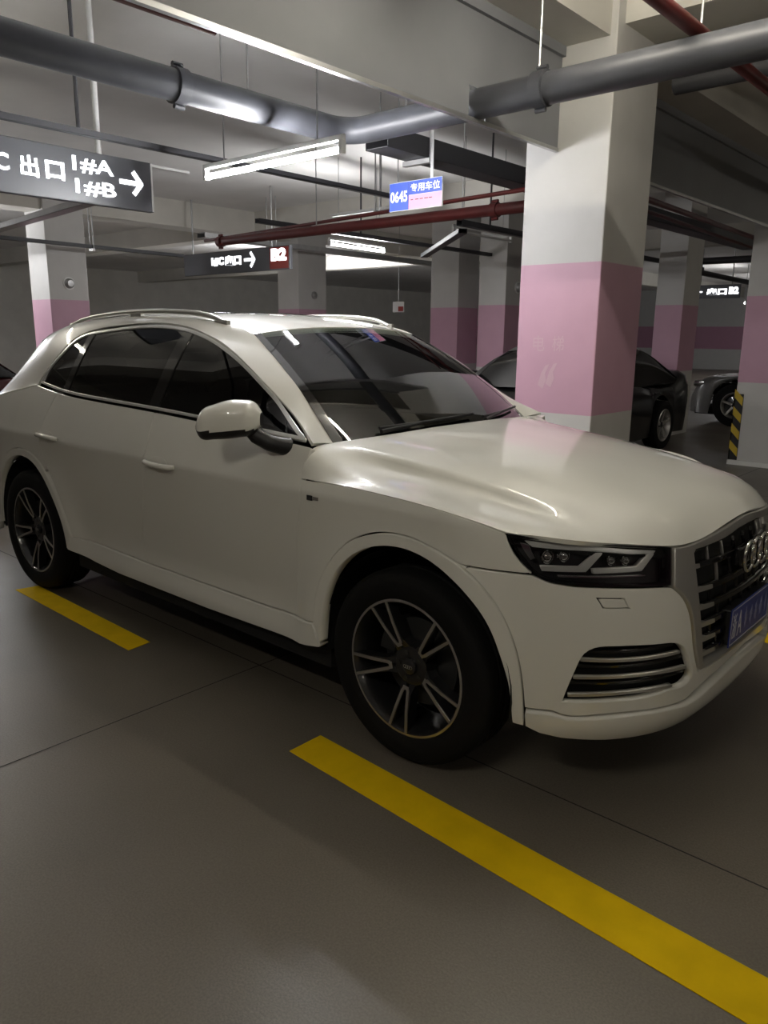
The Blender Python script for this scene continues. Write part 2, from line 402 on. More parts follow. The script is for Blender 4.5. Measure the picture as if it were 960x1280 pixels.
E_['guard_black'] = mat('guard_rubber', (.012, .012, .012), .6)
E_['guard_yellow'] = mat('guard_yellow', (.55, .38, .02), .5)
E_['blue'] = mat('sign_blue', (.030, .075, .42), .4)
E_['pink'] = mat('sign_pink', (.72, .28, .40), .4)
E_['faint'] = mat('faded_stencil', (.60, .40, .47), .6)
E_['joint'] = mat('floor_joint', (.018, .017, .016), .8)
E_['wall'] = band_paint('wall_paint', .95, 2.0, (.40, .395, .38), (.34, .17, .24))
def floor_mat():
    m = mat('coated_concrete', (.13, .12, .105), .40); nt = m.node_tree; b = nt.nodes['Principled BSDF']
    tc = nt.nodes.new('ShaderNodeTexCoord')
    def noise(sc, det=6): 
        n = nt.nodes.new('ShaderNodeTexNoise'); n.inputs['Scale'].default_value = sc; n.inputs['Detail'].default_value = det
        nt.links.new(tc.outputs['Object'], n.inputs['Vector']); return n
    a, c = noise(.8), noise(160, 3)
    r = nt.nodes.new('ShaderNodeValToRGB'); r.color_ramp.elements[0].position = .30; r.color_ramp.elements[1].position = .72
    r.color_ramp.elements[0].color = (.106, .092, .073, 1); r.color_ramp.elements[1].color = (.150, .131, .106, 1)
    nt.links.new(a.outputs['Fac'], r.inputs['Fac'])
    r2_ = nt.nodes.new('ShaderNodeValToRGB'); r2_.color_ramp.elements[0].position = .35; r2_.color_ramp.elements[1].position = .65
    r2_.color_ramp.elements[0].color = (.82, .82, .82, 1); r2_.color_ramp.elements[1].color = (1.12, 1.12, 1.12, 1)
    nt.links.new(c.outputs['Fac'], r2_.inputs['Fac'])
    mx = nt.nodes.new('ShaderNodeMixRGB'); mx.blend_type = 'MULTIPLY'; mx.inputs[0].default_value = 1
    nt.links.new(r.outputs[0], mx.inputs[1]); nt.links.new(r2_.outputs[0], mx.inputs[2]); nt.links.new(mx.outputs[0], b.inputs['Base Color'])
    rr = nt.nodes.new('ShaderNodeMapRange'); rr.inputs[3].default_value = .28; rr.inputs[4].default_value = .46
    nt.links.new(noise(1.7).outputs['Fac'], rr.inputs[0]); nt.links.new(rr.outputs[0], b.inputs['Roughness'])
    bp = nt.nodes.new('ShaderNodeBump'); bp.inputs['Strength'].default_value = .12; bp.inputs['Distance'].default_value = .003
    nt.links.new(c.outputs['Fac'], bp.inputs['Height']); nt.links.new(bp.outputs['Normal'], b.inputs['Normal'])
    return m
# ------------------------------------------------------------------ the hall
CZ = 3.75
X0, X1, Y0, Y1 = -26.0, 14.0, -12.0, 36.0
floor = MB().box((X0, Y0, -.2), (X1, Y1, 0)).build('floor', floor_mat(), kind='structure', label='grey coated concrete garage floor')
MB().box((X0, Y0, CZ), (X1, Y1, CZ+.2)).build('ceiling', E_['ceil'], kind='structure', label='pale painted concrete ceiling of the garage')
MB().box((X0, Y1, 0), (X1, Y1+.2, CZ)).build('wall_back', E_['wall'], kind='structure', label='far garage wall with a dull pink band')
MB().box((X0-.2, Y0, 0), (X0, Y1, CZ)).build('wall_left', E_['beam'], kind='structure', label='garage wall beyond the left columns')
MB().box((X1, Y0, 0), (X1+.2, Y1, CZ)).build('wall_right', E_['wall'], kind='structure', label='garage wall on the right side')
MB().box((X0, Y0-.2, 0), (X1, Y0, CZ)).build('wall_front', E_['wall'], kind='structure', label='garage wall behind the viewer')
MB().box((-6.72, 9.20, 0), (-5.45, 9.4, CZ)).build('wall_middle', E_['band'], kind='structure', label='short wall with a pink band between two columns')
for lo, hi in (((-1.02, -.04, 0), (-1.014, 0, 0)),): pass
def joint(x0, y0, x1, y1):
    d = Vector((x1-x0, y1-y0, 0)).normalized(); n = Vector((-d.y, d.x, 0))*.003
    mk('floor_joint', [(x0-n.x, y0-n.y, .0012), (x1-n.x, y1-n.y, .0012), (x1+n.x, y1+n.y, .0012), (x0+n.x, y0+n.y, .0012)], [(0, 1, 2, 3)], E_['joint'], floor, smooth=False)
joint(-1.035, Y0, -1.035, 9); joint(-12, -.73, 9, -.73); joint(-7.0, Y0, -7.0, 12); joint(4.9, Y0, 4.9, 12); joint(-12, 5.2, 9, 5.2); joint(-12, -6.6, 9, -6.6)
# beams under the ceiling
for i, (lo, hi) in enumerate((((-1.34, Y0, 3.32), (-.82, Y1, CZ)), ((-11.02, Y0, 3.32), (-10.52, Y1, CZ)), ((4.6, Y0, 3.32), (5.1, Y1, CZ)), ((-.80, 2.05, 3.40), (X1, 2.50, CZ)), ((X0, 7.1, 3.36), (X1, 7.55, CZ)), ((X0, 14.0, 3.36), (X1, 14.4, CZ)), ((X0, -3.3, 3.36), (X1, -2.9, CZ)))):
    MB().box(lo, hi).build('trim_%d' % (i+1), E_['beam'], kind='structure', label='painted concrete ceiling beam')
# columns
def column(x0, y0, x1, y1, label, guard=None):
    c = empty('concrete_column', ((x0+x1)/2, (y0+y1)/2, 0), label=label, cat='column', group='painted columns of the garage')
    cx, cy = (x0+x1)/2, (y0+y1)/2
    a, b = (x1-x0)/2, (y1-y0)/2; k = .005
    poly = [(-a+k, -b), (a-k, -b), (a, -b+k), (a, b-k), (a-k, b), (-a+k, b), (-a, b-k), (-a, -b+k)]
    MB().prism(poly, 0, CZ, 'z').build('shaft', E_['band'], c)
    return c
colA = column(-1.38, 1.955, -.775, 2.60, 'broad pink and white column standing right behind the white car')
colB = column(-1.42, 7.015, -.80, 7.65, 'pink and white column at the right edge with a striped corner guard')
colC = column(-3.46, 9.25, -3.03, 9.90, 'pink and white column behind the dark sedan')
colD = column(-11.07, 2.96, -10.45, 3.60, 'pink and white column at the far left behind the exit sign')
colE = column(-10.95, 8.02, -10.33, 8.80, 'bright column seen above the white car roof')
colF = column(-7.50, 8.72, -6.88, 9.35, 'pale column left of the short banded wall')
colG = column(-5.96, 8.04, -5.44, 8.75, 'column just left of the broad pink column')
column(-6.6, 26.5, -6.0, 27.1, 'distant column under the small lit sign')
# faded stencil on the nearest column
for ch, x, w_ in (('电', -1.205, .088), ('梯', -1.055, .088)):
    place_text('stencil_lettering', ch, .1, E_['faint'], colA, (x+1.0775, -.3228, 1.475), (1, 0, 0), (0, 0, 1), wide=w_, high=.105, extrude=.0004)
for q, z_ in (((0, 0), 0), ((.062, .012), 0)):
    ar = [(-.10+q[0], 1.19+q[1]), (-.075+q[0], 1.275+q[1]), (-.045+q[0], 1.325+q[1]), (-.015+q[0], 1.335+q[1]), (-.045+q[0], 1.270+q[1]), (-.035+q[0], 1.225+q[1]), (-.060+q[0], 1.165+q[1])]
    MB().prism([(a-.02, b) for a, b in ar], -.3232, -.3224, 'y').build('stencil_arrow', E_['faint'], colA)
# striped guard on the corner of column B
g = MB(); gx, gy = -.31, -.3175
g.box((gx-.012, gy-.012, .06), (gx+.09, gy, .86)); g.box((gx-.012, gy-.012, .06), (gx, gy+.09, .86))
gd = g.build('corner_guard', E_['guard_black'], colB, label='black and yellow striped corner guard')
for i in range(4):
    z = .10+i*.205
    MB().prism([(gx-.010, z+.10), (gx+.088, z), (gx+.088, z+.10), (gx-.010, z+.20)], gy-.0145, gy-.0118, 'y').build('stripe', E_['guard_yellow'], gd)
    MB().prism([(gy-.010, z+.10), (gy+.088, z), (gy+.088, z+.10), (gy-.010, z+.20)], gx-.0145, gx-.0118, 'x').build('stripe', E_['guard_yellow'], gd)
MB().box((-.33, -.3375, 0), (.33, -.3175, .055)).build('base_strip', E_['white'], colB)
# smoke curtains between the columns
def curtain(x, y0, y1, label, hole=None):
    c = empty('smoke_curtain', (x, y0, 0), label=label, cat='curtain', group='grey smoke curtains')
    c.location = (x, y0, 2.70); L = y1-y0
    cl = MB()
    if hole:
        a, b, z0, z1 = hole[0]-y0, hole[1]-y0, hole[2]-2.70, hole[3]-2.70
        cl.box((-.004, 0, .02), (.004, a, .62)).box((-.004, b, .02), (.004, L, .62)).box((-.004, a, z1), (.004, b, .62))
        if z0 > .022: cl.box((-.004, a, .02), (.004, b, z0))
    else: cl.box((-.004, 0, .02), (.004, L, .62))
    cl.build('curtain_cloth', E_['curtain'], c)
    MB().box((-.014, 0, 0), (.014, L, .022)).build('bottom_rail', E_['steel'], c)
    MB().box((-.03, 0, .56), (.03, L, .62)).build('head_rail', E_['curtain'], c)
curtain(-1.145, -2.85, 1.95, 'grey smoke curtain running from overhead to the near column', (.950, 1.118, 2.718, 2.882))
curtain(-1.145, 2.605, 7.01, 'grey smoke curtain between the near column and the right column')
# ------------------------------------------------------------------ lamps
def tube_lamp(p0, p1, label, name='tube_lamp', m='tube', hang=None):
    p0 = Vector(p0); p1 = Vector(p1); d = p1-p0; L = d.length; c = (p0+p1)/2
    o = empty(name, c, math.atan2(d.y, d.x), label=label, cat='lamp', group='ceiling tube lamps')
    h = L/2
    MB().bbox((-h-.03, -.013, .045), (h+.03, .013, .075), .004).build('batten', E_['white'], o)
    MB().tube([(-h, 0, 0), (h, 0, 0)], .016, 14).build('tube', E_[m if isinstance(m, str) else tube_mat(m)], o, smooth=True)
    for s in (-1, 1):
        MB().bbox((s*(h+.012)-.014, -.018, -.022), (s*(h+.012)+.014, .018, .05), .004).build('end_holder', E_['white'], o)
    top = (hang if hang else CZ)-c.z
    for s in (-.7, .7): MB().tube([(s*h, 0, .07), (s*h, 0, top)], .005, 6).build('hanger', E_['steel'], o)
    return o
L1 = tube_lamp((-2.74, .335, 2.50), (-1.54, .335, 2.50), 'bright tube lamp hanging over the rear of the white car', m=1.0)
L2 = tube_lamp((-5.97, 4.62, 2.67), (-6.04, 5.76, 2.67), 'bright tube lamp above the white car roof, farther back')
tube_lamp((-4.05, 4.75, 2.70), (-4.05, 5.95, 2.70), 'unlit white tube lamp left of the broad pink column', m='white')
tube_lamp((-6.55, 23.4, 2.60), (-6.85, 24.4, 2.60), 'small bright lamp in the far distance at the right')
tube_lamp((-6.9, 27.8, 2.62), (-5.9, 28.9, 2.62), 'faint lamp far back between the right columns')
tube_lamp((-12.2, .75, 2.66), (-12.2, 1.95, 2.66), 'added fill lamp out of view behind the far left column', m=2.2)  # added to lift the dim back left and gleam on the floor
tube_lamp((-14.5, 11.5, 2.7), (-13.3, 11.5, 2.7), 'added fill lamp far back beyond the bright column', m=6.0)  # added to brighten the dark background on the left
tube_lamp((2.0, 9.6, 2.7), (2.0, 10.8, 2.7), 'added fill lamp out of view beyond the right column', m=.4)  # unseen, added to light the column sides that face right
tube_lamp((.2, -4.15, 3.20), (1.4, -4.15, 3.20), 'lamp overhead on the viewer side', m=.66)
tube_lamp((1.7, .335, 2.50), (2.9, .335, 2.50), 'weak tube lamp ahead of the white car nose', m=.06)
tube_lamp((-.55, .335, 3.30), (.65, .335, 3.30), 'added fill lamp out of view high above the white car bonnet', m=.56)  # added above the view to brighten the bonnet, no known fitting
tube_lamp((-5.8, -1.75, 2.66), (-5.8, -.55, 2.66), 'lamp beyond the left picture edge behind the white car', m=.40)
tube_lamp((6.5, -1.8, 2.7), (6.5, -.6, 2.7), 'added fill lamp out of view to the right of the white car nose', m=.60)  # unseen, added to light the bumper and the floor ahead of it
# ------------------------------------------------------------------ floor markings
def stripe(pts, label):
    MB().prism(pts, .0006, .0026, 'z').build('parking_line', E_['yellow'], label=label, cat='line', group='yellow parking lines')
stripe([(-.352, -1.150), (-.350, -.990), (2.60, -1.125), (2.60, -1.300)], 'long yellow line along the near side of the white car')
stripe([(-1.640, -1.055), (-1.655, -.925), (-2.935, -.900), (-2.960, -1.030)], 'short yellow line beside the rear wheel of the white car')
stripe([(.50, 1.22), (.72, 1.20), (2.4, 1.22), (2.4, 1.36), (.50, 1.36)], 'yellow line at the front corner beyond the number plate')
stripe([(-.60, 4.62), (2.6, 4.50), (2.6, 4.66), (-.60, 4.80)], 'yellow line in the next bay right of the broad column')
# ------------------------------------------------------------------ pipes and trays
def hangers(o, pts, top=CZ, r=.006):
    for p in pts: MB().tube([p, (p[0], p[1], top)], r, 6).build('hanger', E_['steel'], o)
def pipe(name, pts, r, m, label, collars=(), hang=(), cat='pipe'):
    o = empty(name, pts[0], label=label, cat=cat, group='ceiling pipes'); q = [Vector(p)-Vector(pts[0]) for p in pts]
    MB().tube(q, r, 20).build('pipe_run', m, o, smooth=True, angle=40)
    for a, b in collars:
        a = Vector(a)-Vector(pts[0]); d = Vector(b).normalized(); MB().tube([a-d*.035, a+d*.035], r+.012, 18).build('coupling', m, o, smooth=True)
        for s in (-1, 1): MB().tube([a+Vector((0, 0, s*(r+.022)))-d*.03, a+Vector((0, 0, s*(r+.022)))+d*.03], .014, 8).build('coupling_bolt', m, o)
    hangers(o, [tuple(Vector(h)-Vector(pts[0])) for h in hang], CZ-pts[0][2])
    return o
el = [(-2.17+.17*(1-math.cos(a)), .87+.17*math.sin(a), 2.80) for a in np.linspace(0, math.pi/2, 9)]
pipe('drain_pipe', [(-2.17, -6.0, 2.80)]+el+[(7.0, .975, 2.80)], .080, E_['pipe'], 'thick dark pipe that bends overhead and crosses the broad column', [((-2.17, -.25, 2.80), (0, 1, 0)), ((-.72, 1.02, 2.8), (1, 0, 0))], [(-.74, 1.02, 2.88), (1.6, 1.01, 2.88), (-2.17, .22, 2.88), (-2.17, -2.0, 2.88)])
pipe('drain_pipe', [(-.74, 2.8, 3.22), (8.0, 2.8, 3.30)], .070, E_['pipe_dark'], 'dark pipe behind the broad column on the right', (), [(.8, 2.8, 3.28)])
pipe('sprinkler_pipe', [(.05, -5.0, 2.93), (.05, 12.0, 2.93)], .034, E_['red'], 'red sprinkler pipe at the top right corner', (), [(.05, 3.0, 2.95), (.05, 1.15, 2.95)])
pipe('fire_main', [(-6.3, 3.08, 2.58), (-1.50, 3.04, 2.58)], .050, E_['red'], 'dark red fire main behind the blue bay sign', [((-2.35, 3.05, 2.58), (1, 0, 0)), ((-6.26, 3.08, 2.58), (1, 0, 0))], [(-3.7, 3.06, 2.62), (-2.7, 3.05, 2.62), (-4.6, 3.07, 2.62)])
pipe('sprinkler_pipe', [(-7.0, 3.39, 2.665), (-1.75, 2.78, 2.665)], .018, E_['red'], 'thin red pipe running above the dark red fire main', (), [(-3.4, 2.98, 2.68)])
pipe('sprinkler_pipe', [(-1.30, 2.62, 2.67), (-1.55, 9.5, 2.67)], .026, E_['red'], 'red pipe under the right smoke curtain', (), [])
pipe('sprinkler_pipe', [(-1.50, 2.62, 2.66), (-1.85, 9.5, 2.66)], .018, E_['red'], 'thinner red pipe beside the one under the right smoke curtain', (), [])
pipe('drain_pipe', [(-4.0, 11.9, 2.86), (-1.0, 12.0, 2.86)], .06, E_['pipe_dark'], 'dark pipe between the two right columns', (), [(-2.4, 11.95, 2.9)])
pipe('drain_pipe', [(-3.9, 10.9, 2.70), (-4.15, 17.0, 2.70)], .05, E_['pipe_dark'], 'dark pipe running away between the right columns', (), [])
pipe('sprinkler_pipe', [(-1.19, -3.0, 2.715), (-1.19, -.74, 2.715)], .015, E_['red'], 'thin red pipe along the near smoke curtain at the top edge', (), [(-1.19, -2.2, 2.73), (-1.19, -1.5, 2.73)])
def tray(name, p0, p1, w, h, m, label, hang=(), single=False):
    p0 = Vector(p0); p1 = Vector(p1); d = p1-p0; L = d.length
    o = empty(name, p0, math.atan2(d.y, d.x), label=label, cat='cable tray', group='cable trays')
    MB().box((0, -w/2, 0), (L, w/2, .006)).box((0, -w/2, 0), (L, -w/2+.005, h)).box((0, w/2-.005, 0), (L, w/2, h)).box((0, -w/2-.002, h-.004), (L, w/2+.002, h)).build('tray_body', m, o)
    for t in hang:
        b = MB(); x = L*t
        if single: MB().tube([(x, 0, h), (x, 0, CZ-p0.z)], .012, 6).build('hanger', m, o); continue
        b.box((x-.02, -w/2-.02, -.035), (x+.02, w/2+.02, -.003)); b.build('cross_bar', E_['steel'], o)
        for s in (-1, 1): MB().tube([(x, s*(w/2+.014), -.03), (x, s*(w/2+.014), CZ-p0.z)], .008, 6).build('hanger', E_['steel'], o)
    return o
tray('cable_tray', (-2.06, 1.20, 2.72), (-2.06, 9.0, 2.72), .20, .13, E_['pipe_dark'], 'dark cable tray passing behind the blue bay sign', (.055, .5))
tray('lamp_channel', (-3.25, -6.0, 2.72), (-3.25, 2.7, 2.72), .05, .035, E_['pipe_dark'], 'thin dark lamp channel above the near exit sign', (.30, .661), True)
tray('lamp_channel', (-3.72, 4.40, 2.70), (-3.80, 12.0, 2.70), .08, .06, E_['pipe_dark'], 'dark lamp channel just left of the broad column', (.08,), True)
tray('lamp_channel', (-5.72, 3.2, 2.76), (-5.80, 12.0, 2.76), .08, .05, E_['pipe_dark'], 'dark lamp channel over the farther bright tube lamp', (.2, .6), True)
tray('cable_tray', (-3.70, 4.44, 2.62), (-5.80, 6.38, 2.62), .10, .05, E_['pipe_dark'], 'slanting dark cable tray left of the broad column', ())
tray('cable_tray', (-12.0, 1.72, 2.66), (-4.4, .85, 2.66), .12, .06, E_['steel'], 'grey cable tray low at the far left', (.3,))
tray('cable_tray', (-8.9, 4.7, 2.95), (-9.1, 12.0, 2.95), .20, .08, E_['steel'], 'grey cable tray over the smaller exit sign', (.2,))
tray('lamp_channel', (-9.5, 1.6, 2.72), (-9.7, 4.9, 2.72), .06, .05, E_['pipe_dark'], 'dark lamp channel crossing before the far left column', (.5,))
tray('cable_tray', (-4.9, 3.60, 2.80), (-3.5, 3.58, 2.80), .06, .03, E_['white'], 'short white channel above the dark red fire main', (.5,))
# ------------------------------------------------------------------ signs
def arrow(parent, c, ux, uy, s, m, t=.006, name='arrow'):
    c = Vector(c); ux = Vector(ux); uy = Vector(uy); n = ux.cross(uy); b = MB(); w = s*.085
    for a0, a1 in (((-.5, 0), (.42, 0)), ((.10, .42), (.47, -.03)), ((.10, -.42), (.47, .03))):
        p = Vector((a0[0]*s, a0[1]*s)); q = Vector((a1[0]*s, a1[1]*s)); d = (q-p).normalized(); nn = Vector((-d.y, d.x))*w
        quad = [p-nn, q-nn, q+nn, p+nn]; V = [c+ux*v.x+uy*v.y for v in quad]+[c+ux*v.x+uy*v.y+n*t for v in quad]
        b.add(V, [(0, 1, 2, 3), (4, 5, 6, 7), (0, 1, 5, 4), (1, 2, 6, 5), (2, 3, 7, 6), (3, 0, 4, 7)])
    return b.build(name, m, parent)
s1 = empty('exit_sign', (-3.5, -.35, 2.36), label='large dark exit sign with lit lettering at the upper left', cat='sign')
MB().bbox((-.05, -.95, 0), (0, .77, .330), .006).build('sign_board', E_['sign'], s1)
MB().box((0, .755, .004), (.004, .768, .326)).build('edge_strip', E_['white'], s1)
MB().bbox((-.10, .40, .318), (-.06, 1.13, .338), .004).build('back_channel', E_['white'], s1)  # separate white channel running behind the sign, only parented to it
UX, UZ = (0, 1, 0), (0, 0, 1); k = dict(extrude=.004)
def t1(b, y0, y1, z0, z1, bold=.0): place_text('lettering', b, .1, E_['letter'], s1, (.002, (y0+y1)/2+.35, (z0+z1)/2-2.36), UX, UZ, wide=abs(y1-y0), high=z1-z0, bold=bold, **k)
t1('出', -.520, -.405, 2.475, 2.600, .002); t1('口', -.360, -.235, 2.480, 2.590, .003); t1('1#A', -.175, .115, 2.548, 2.648, .0015); t1('1#B', -.165, .125, 2.410, 2.508, .0015)
t1('1#C', -.80, -.590, 2.480, 2.590, .002)
arrow(s1, (.002, .245+.35, 2.535-2.36), UX, UZ, .175, E_['letter'])
for y in (.03, -.9):
    MB().tube([(-.025, y+.35, .33), (-.025, y+.35, CZ-2.36)], .020, 12).build('hanging_pole', E_['white'], s1, smooth=True)
s2 = empty('exit_sign', (-9.6, 5.5, 2.49), label='smaller exit sign with lit lettering and a B2 panel over the white car roof', cat='sign')
MB().bbox((-.95, 0, 0), (1.85, .06, .36), .006).build('sign_board', E_['sign'], s2)
UX2 = (1, 0, 0)
for b, x0, x1, z0, z1 in (('1#C', -.14, .20, .13, .27), ('出口', .24, .66, .12, .28)):
    place_text('lettering', b, .1, E_['letter'], s2, ((x0+x1)/2, -.003, (z0+z1)/2), UX2, UZ, wide=x1-x0, high=z1-z0, bold=.006, **k)
arrow(s2, (.88, -.003, .19), UX2, UZ, .27, E_['letter'])
MB().box((1.38, -.004, .02), (1.82, 0, .34)).build('level_panel', E_['redlit'], s2)
place_text('lettering', 'B2', .1, E_['letter'], s2, (1.60, -.006, .23), UX2, UZ, wide=.36, high=.19, bold=.006, **k)
for x in (-.7, 1.4): MB().tube([(x, .03, .36), (x, .03, CZ-2.49)], .015, 8).build('hanging_pole', E_['steel'], s2)
s3 = empty('exit_sign', (-5.75, 18.4, 2.50), label='tiny lit sign far back between the right columns', cat='sign')
MB().bbox((-.62, 0, 0), (.62, .06, .34), .006).build('sign_board', E_['sign'], s3)
arrow(s3, (-.42, -.003, .17), (-1, 0, 0), UZ, -.20, E_['letter']) if False else arrow(s3, (-.42, -.006, .17), (-1, 0, 0), (0, 0, 1), .20, E_['letter'], t=-.004)
place_text('lettering', '出口', .1, E_['letter'], s3, (.05, -.003, .17), UX2, UZ, wide=.50, high=.17, bold=.006, **k)
place_text('lettering', 'B2', .1, E_['letter'], s3, (.47, -.003, .19), UX2, UZ, wide=.24, high=.18, bold=.006, **k)
for x in (-.4, .4): MB().tube([(x, .03, .34), (x, .03, CZ-2.50)], .015, 8).build('hanging_pole', E_['steel'], s3)
# bay number sign
s4 = empty('bay_sign', (-1.97, 1.5, 2.37), label='blue and pink bay sign reading 0645 hanging left of the broad column', cat='sign')
MB().bbox((-.235, 0, 0), (.235, .012, .190), .003).build('sign_board', E_['white'], s4)
MB().box((-.231, -.002, .004), (-.058, 0, .186)).build('number_panel', E_['blue'], s4)
MB().box((-.056, -.002, .098), (.231, 0, .186)).build('title_panel', E_['blue'], s4)
MB().box((-.056, -.002, .004), (.231, 0, .096)).build('lower_panel', E_['pink'], s4)
place_text('lettering', '0645', .1, E_['white'], s4, (-.146, -.0022, .095), UX2, UZ, wide=.155, high=.075, bold=.003, extrude=.0005)
place_text('lettering', '专用车位', .1, E_['white'], s4, (.088, -.0022, .142), UX2, UZ, wide=.255, high=.056, bold=.002, extrude=.0005)
mk_ = MB()
for i, w_ in enumerate((.022, .03, .03, .034, .028)): mk_.box((-.038+i*.040, -.0026, .062), (-.038+i*.040+w_, -.002, .068))
mk_.build('print_line', E_['red'], s4)
for x in (.14,): MB().box((x-.012, .002, .19), (x+.012, .008, CZ-2.37)).build('hanging_strap', E_['steel'], s4)
# small things on the far side
nb = empty('notice_board', (-9.55, 10.2, 1.98), label='small white and red notice hanging in the dark above the white car roof', cat='sign')
MB().bbox((-.16, 0, 0), (.16, .01, .22), .003).build('notice_panel', E_['white'], nb); MB().box((0, -.003, .02), (.14, 0, .12)).build('notice_print', E_['redlit'], nb)
MB().tube([(0, .005, .22), (0, .005, CZ-1.98)], .005, 6).build('hanger', E_['steel'], nb)
cb = empty('wall_cabinet', (-6.42, 9.2, 2.52), label='dark box mounted high on the short banded wall', cat='cabinet')
MB().bbox((-.22, -.14, 0), (.16, 0, .22), .01).build('box_body', E_['pipe_dark'], cb); MB().box((-.20, -.144, .02), (.14, -.14, .04)).build('box_seam', E_['steel'], cb)
nt_ = empty('paper_notice', (-6.46, 9.196, 2.16), label='white paper notice on the short banded wall', cat='notice'); MB().box((-.08, -.004, 0), (.08, 0, .25)).build('paper', E_['white'], nt_)
for x, y, z, f, lab in ((-10.20, 3.28, 2.25, 'x', 'round alarm bell on the far left column'), (-10.35, 8.45, 2.28, 'x', 'round alarm bell on the bright column above the roof'), (-5.43, 8.38, 2.28, 'x', 'round alarm bell on the narrow column left of the broad one')):
    o = empty('alarm_bell', (x-(.25 if 'left column' in lab else 0), y, z), label=lab, cat='alarm', group='alarm bells on the columns')
    if 'far left' in lab: o.location.x = -10.45
    MB().lathe([(.001, .075), (.05, .07), (.075, .04), (.08, .0)], 20, 'x').build('bell_dome', E_['steel'], o, smooth=True); MB().lathe([(.04, .0), (.095, .0), (.095, .015), (.04, .015)], 20, 'x').build('bell_base', E_['white'], o)
# ------------------------------------------------------------------ materials
M = {}
M['paint'] = mat('white_paint', (.75, .74, .685), .32, coat=1.0)
M['black_plastic'] = mat('black_plastic', (.012, .012, .013), .45)
M['gloss_black'] = mat('gloss_black', (.006, .006, .007), .08, coat=.6)
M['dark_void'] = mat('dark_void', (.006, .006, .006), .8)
M['rubber'] = mat('rubber', (.005, .005, .005), .8, bump=.25, bscale=90, spec=.2)
M['alloy_dark'] = mat('alloy_dark', (.022, .022, .024), .32, metal=.4, coat=.5)
M['alloy_bright'] = mat('alloy_bright', (.50, .49, .47), .30, metal=.85)
M['alu'] = mat('satin_aluminium', (.55, .54, .51), .32, metal=.75)
M['trim'] = mat('bright_trim', (.78, .78, .77), .28, metal=.55)
M['chrome'] = mat('chrome', (.80, .80, .79), .07, metal=1.0)
M['disc'] = mat('dull_brake_metal', (.05, .05, .05), .5, metal=.6)
M['steel'] = mat('brushed_steel', (.32, .31, .30), .4, metal=.9)
M['lamp_guide'] = mat('frosted_light_guide', (.92, .92, .91), .30, metal=.35, coat=.6)
M['lamp_chrome'] = mat('lamp_reflector', (.62, .62, .62), .12, metal=1.0)
M['lamp_black'] = mat('lamp_housing', (.035, .035, .037), .25)
M['clear'] = glass_mat('clear_lens', (.92, .92, .92), 1.45)
M['windscreen'] = glass_mat('windscreen_glass', (.60, .66, .63), 1.52)
M['privacy'] = glass_mat('privacy_glass', (.05, .052, .055), 1.55)
M['red_lens'] = mat('red_lens', (.25, .008, .008), .12, coat=1.0)
M['plate_blue'] = mat('plate_blue', (.012, .030, .22), .35)
M['plate_white'] = mat('plate_white', (.62, .64, .70), .4)
M['leather'] = mat('dark_leather', (.040, .039, .038), .5, bump=.15, bscale=120)
M['dash'] = mat('dash_plastic', (.025, .025, .026), .55)
M['light_trim'] = mat('pale_headliner', (.42, .41, .38), .8)
# ------------------------------------------------------------------ the white car
car = empty('parked_car', (0, 0, 0), label='white sport utility vehicle parked in the foreground beside the yellow line', cat='car')
def x2p(*pts):
    P, _ = body_side(pts); return [(math.atan2(q[1], q[0]), q[2]) for q in P]
SU = .88
ARCH_OUT = crv((-.446, .427), (-.437, .50), (-.402, .612), (-.339, .709), (-.251, .791), (-.153, .838), (-.047, .860), (.054, .858), (.139, .840), (.231, .810), (.304, .765), (.372, .693), (.420, .606), (.450, .515), (.467, .410), (.475, .293), n=5)
ARCH_IN = crv((-.402, .335), (-.398, .415), (-.380, .527), (-.336, .630), (-.265, .714), (-.180, .773), (-.085, .806), (.006, .815), (.105, .801), (.201, .761), (.289, .698), (.350, .623), (.390, .534), (.420, .441), (.437, .300), n=5)
def upto(c, x, front=False):
    """slice of a left-to-right curve"""
    return [q for q in c if (q[0] >= x if front else q[0] <= x)]
R_IN = crv((-2.440, .335), (-2.480, .47), (-2.574, .622), (-2.690, .742), (-2.830, .803), (-2.975, .808), (-3.125, .755), (-3.24, .65), (-3.315, .50), (-3.335, .34), n=5)
R_OUT = crv((-2.395, .420), (-2.435, .50), (-2.535, .650), (-2.660, .780), (-2.815, .847), (-2.985, .852), (-3.150, .795), (-3.275, .68), (-3.355, .52), (-3.38, .34), n=5)
# bonnet
us = np.linspace(0, 1, 41); vvs = np.concatenate([np.linspace(0, .60, 25), np.linspace(.60, 1, 17)[1:]])
HG = np.zeros((len(us), len(vvs), 3))
for i, u in enumerate(us): HG[i] = hood_point(np.full(len(vvs), u), vvs)
HG = np.concatenate([HG[:, :0:-1]*MIR, HG], 1)
loft('hood', HG, M['paint'], car, thick=.016)
# front wing
DOORCUT = crv((-.515, 1.000), (-.511, .924), (-.538, .79), (-.560, .62), (-.569, .459), (-.560, .412), n=5)
SHUT = crv((-.52, .988), (-.288, .990), (-.019, .984), (.189, .970), (.325, .943), (.380, .925), n=6)
HLSIDE = crv((.380, .925), (.405, .872), (.436, .832), (.470, .802), n=4)
FS = [(.470, .802), (.272, .806), (.238, .808)]
wing = SHUT+HLSIDE[1:]+FS[1:]+[q for q in ARCH_OUT[::-1] if q[0] < .23]+[(-.560, .412)]+DOORCUT[::-1][1:-1]
panel('front_wing', [wing], body_side, M['paint'], car, h=.025)
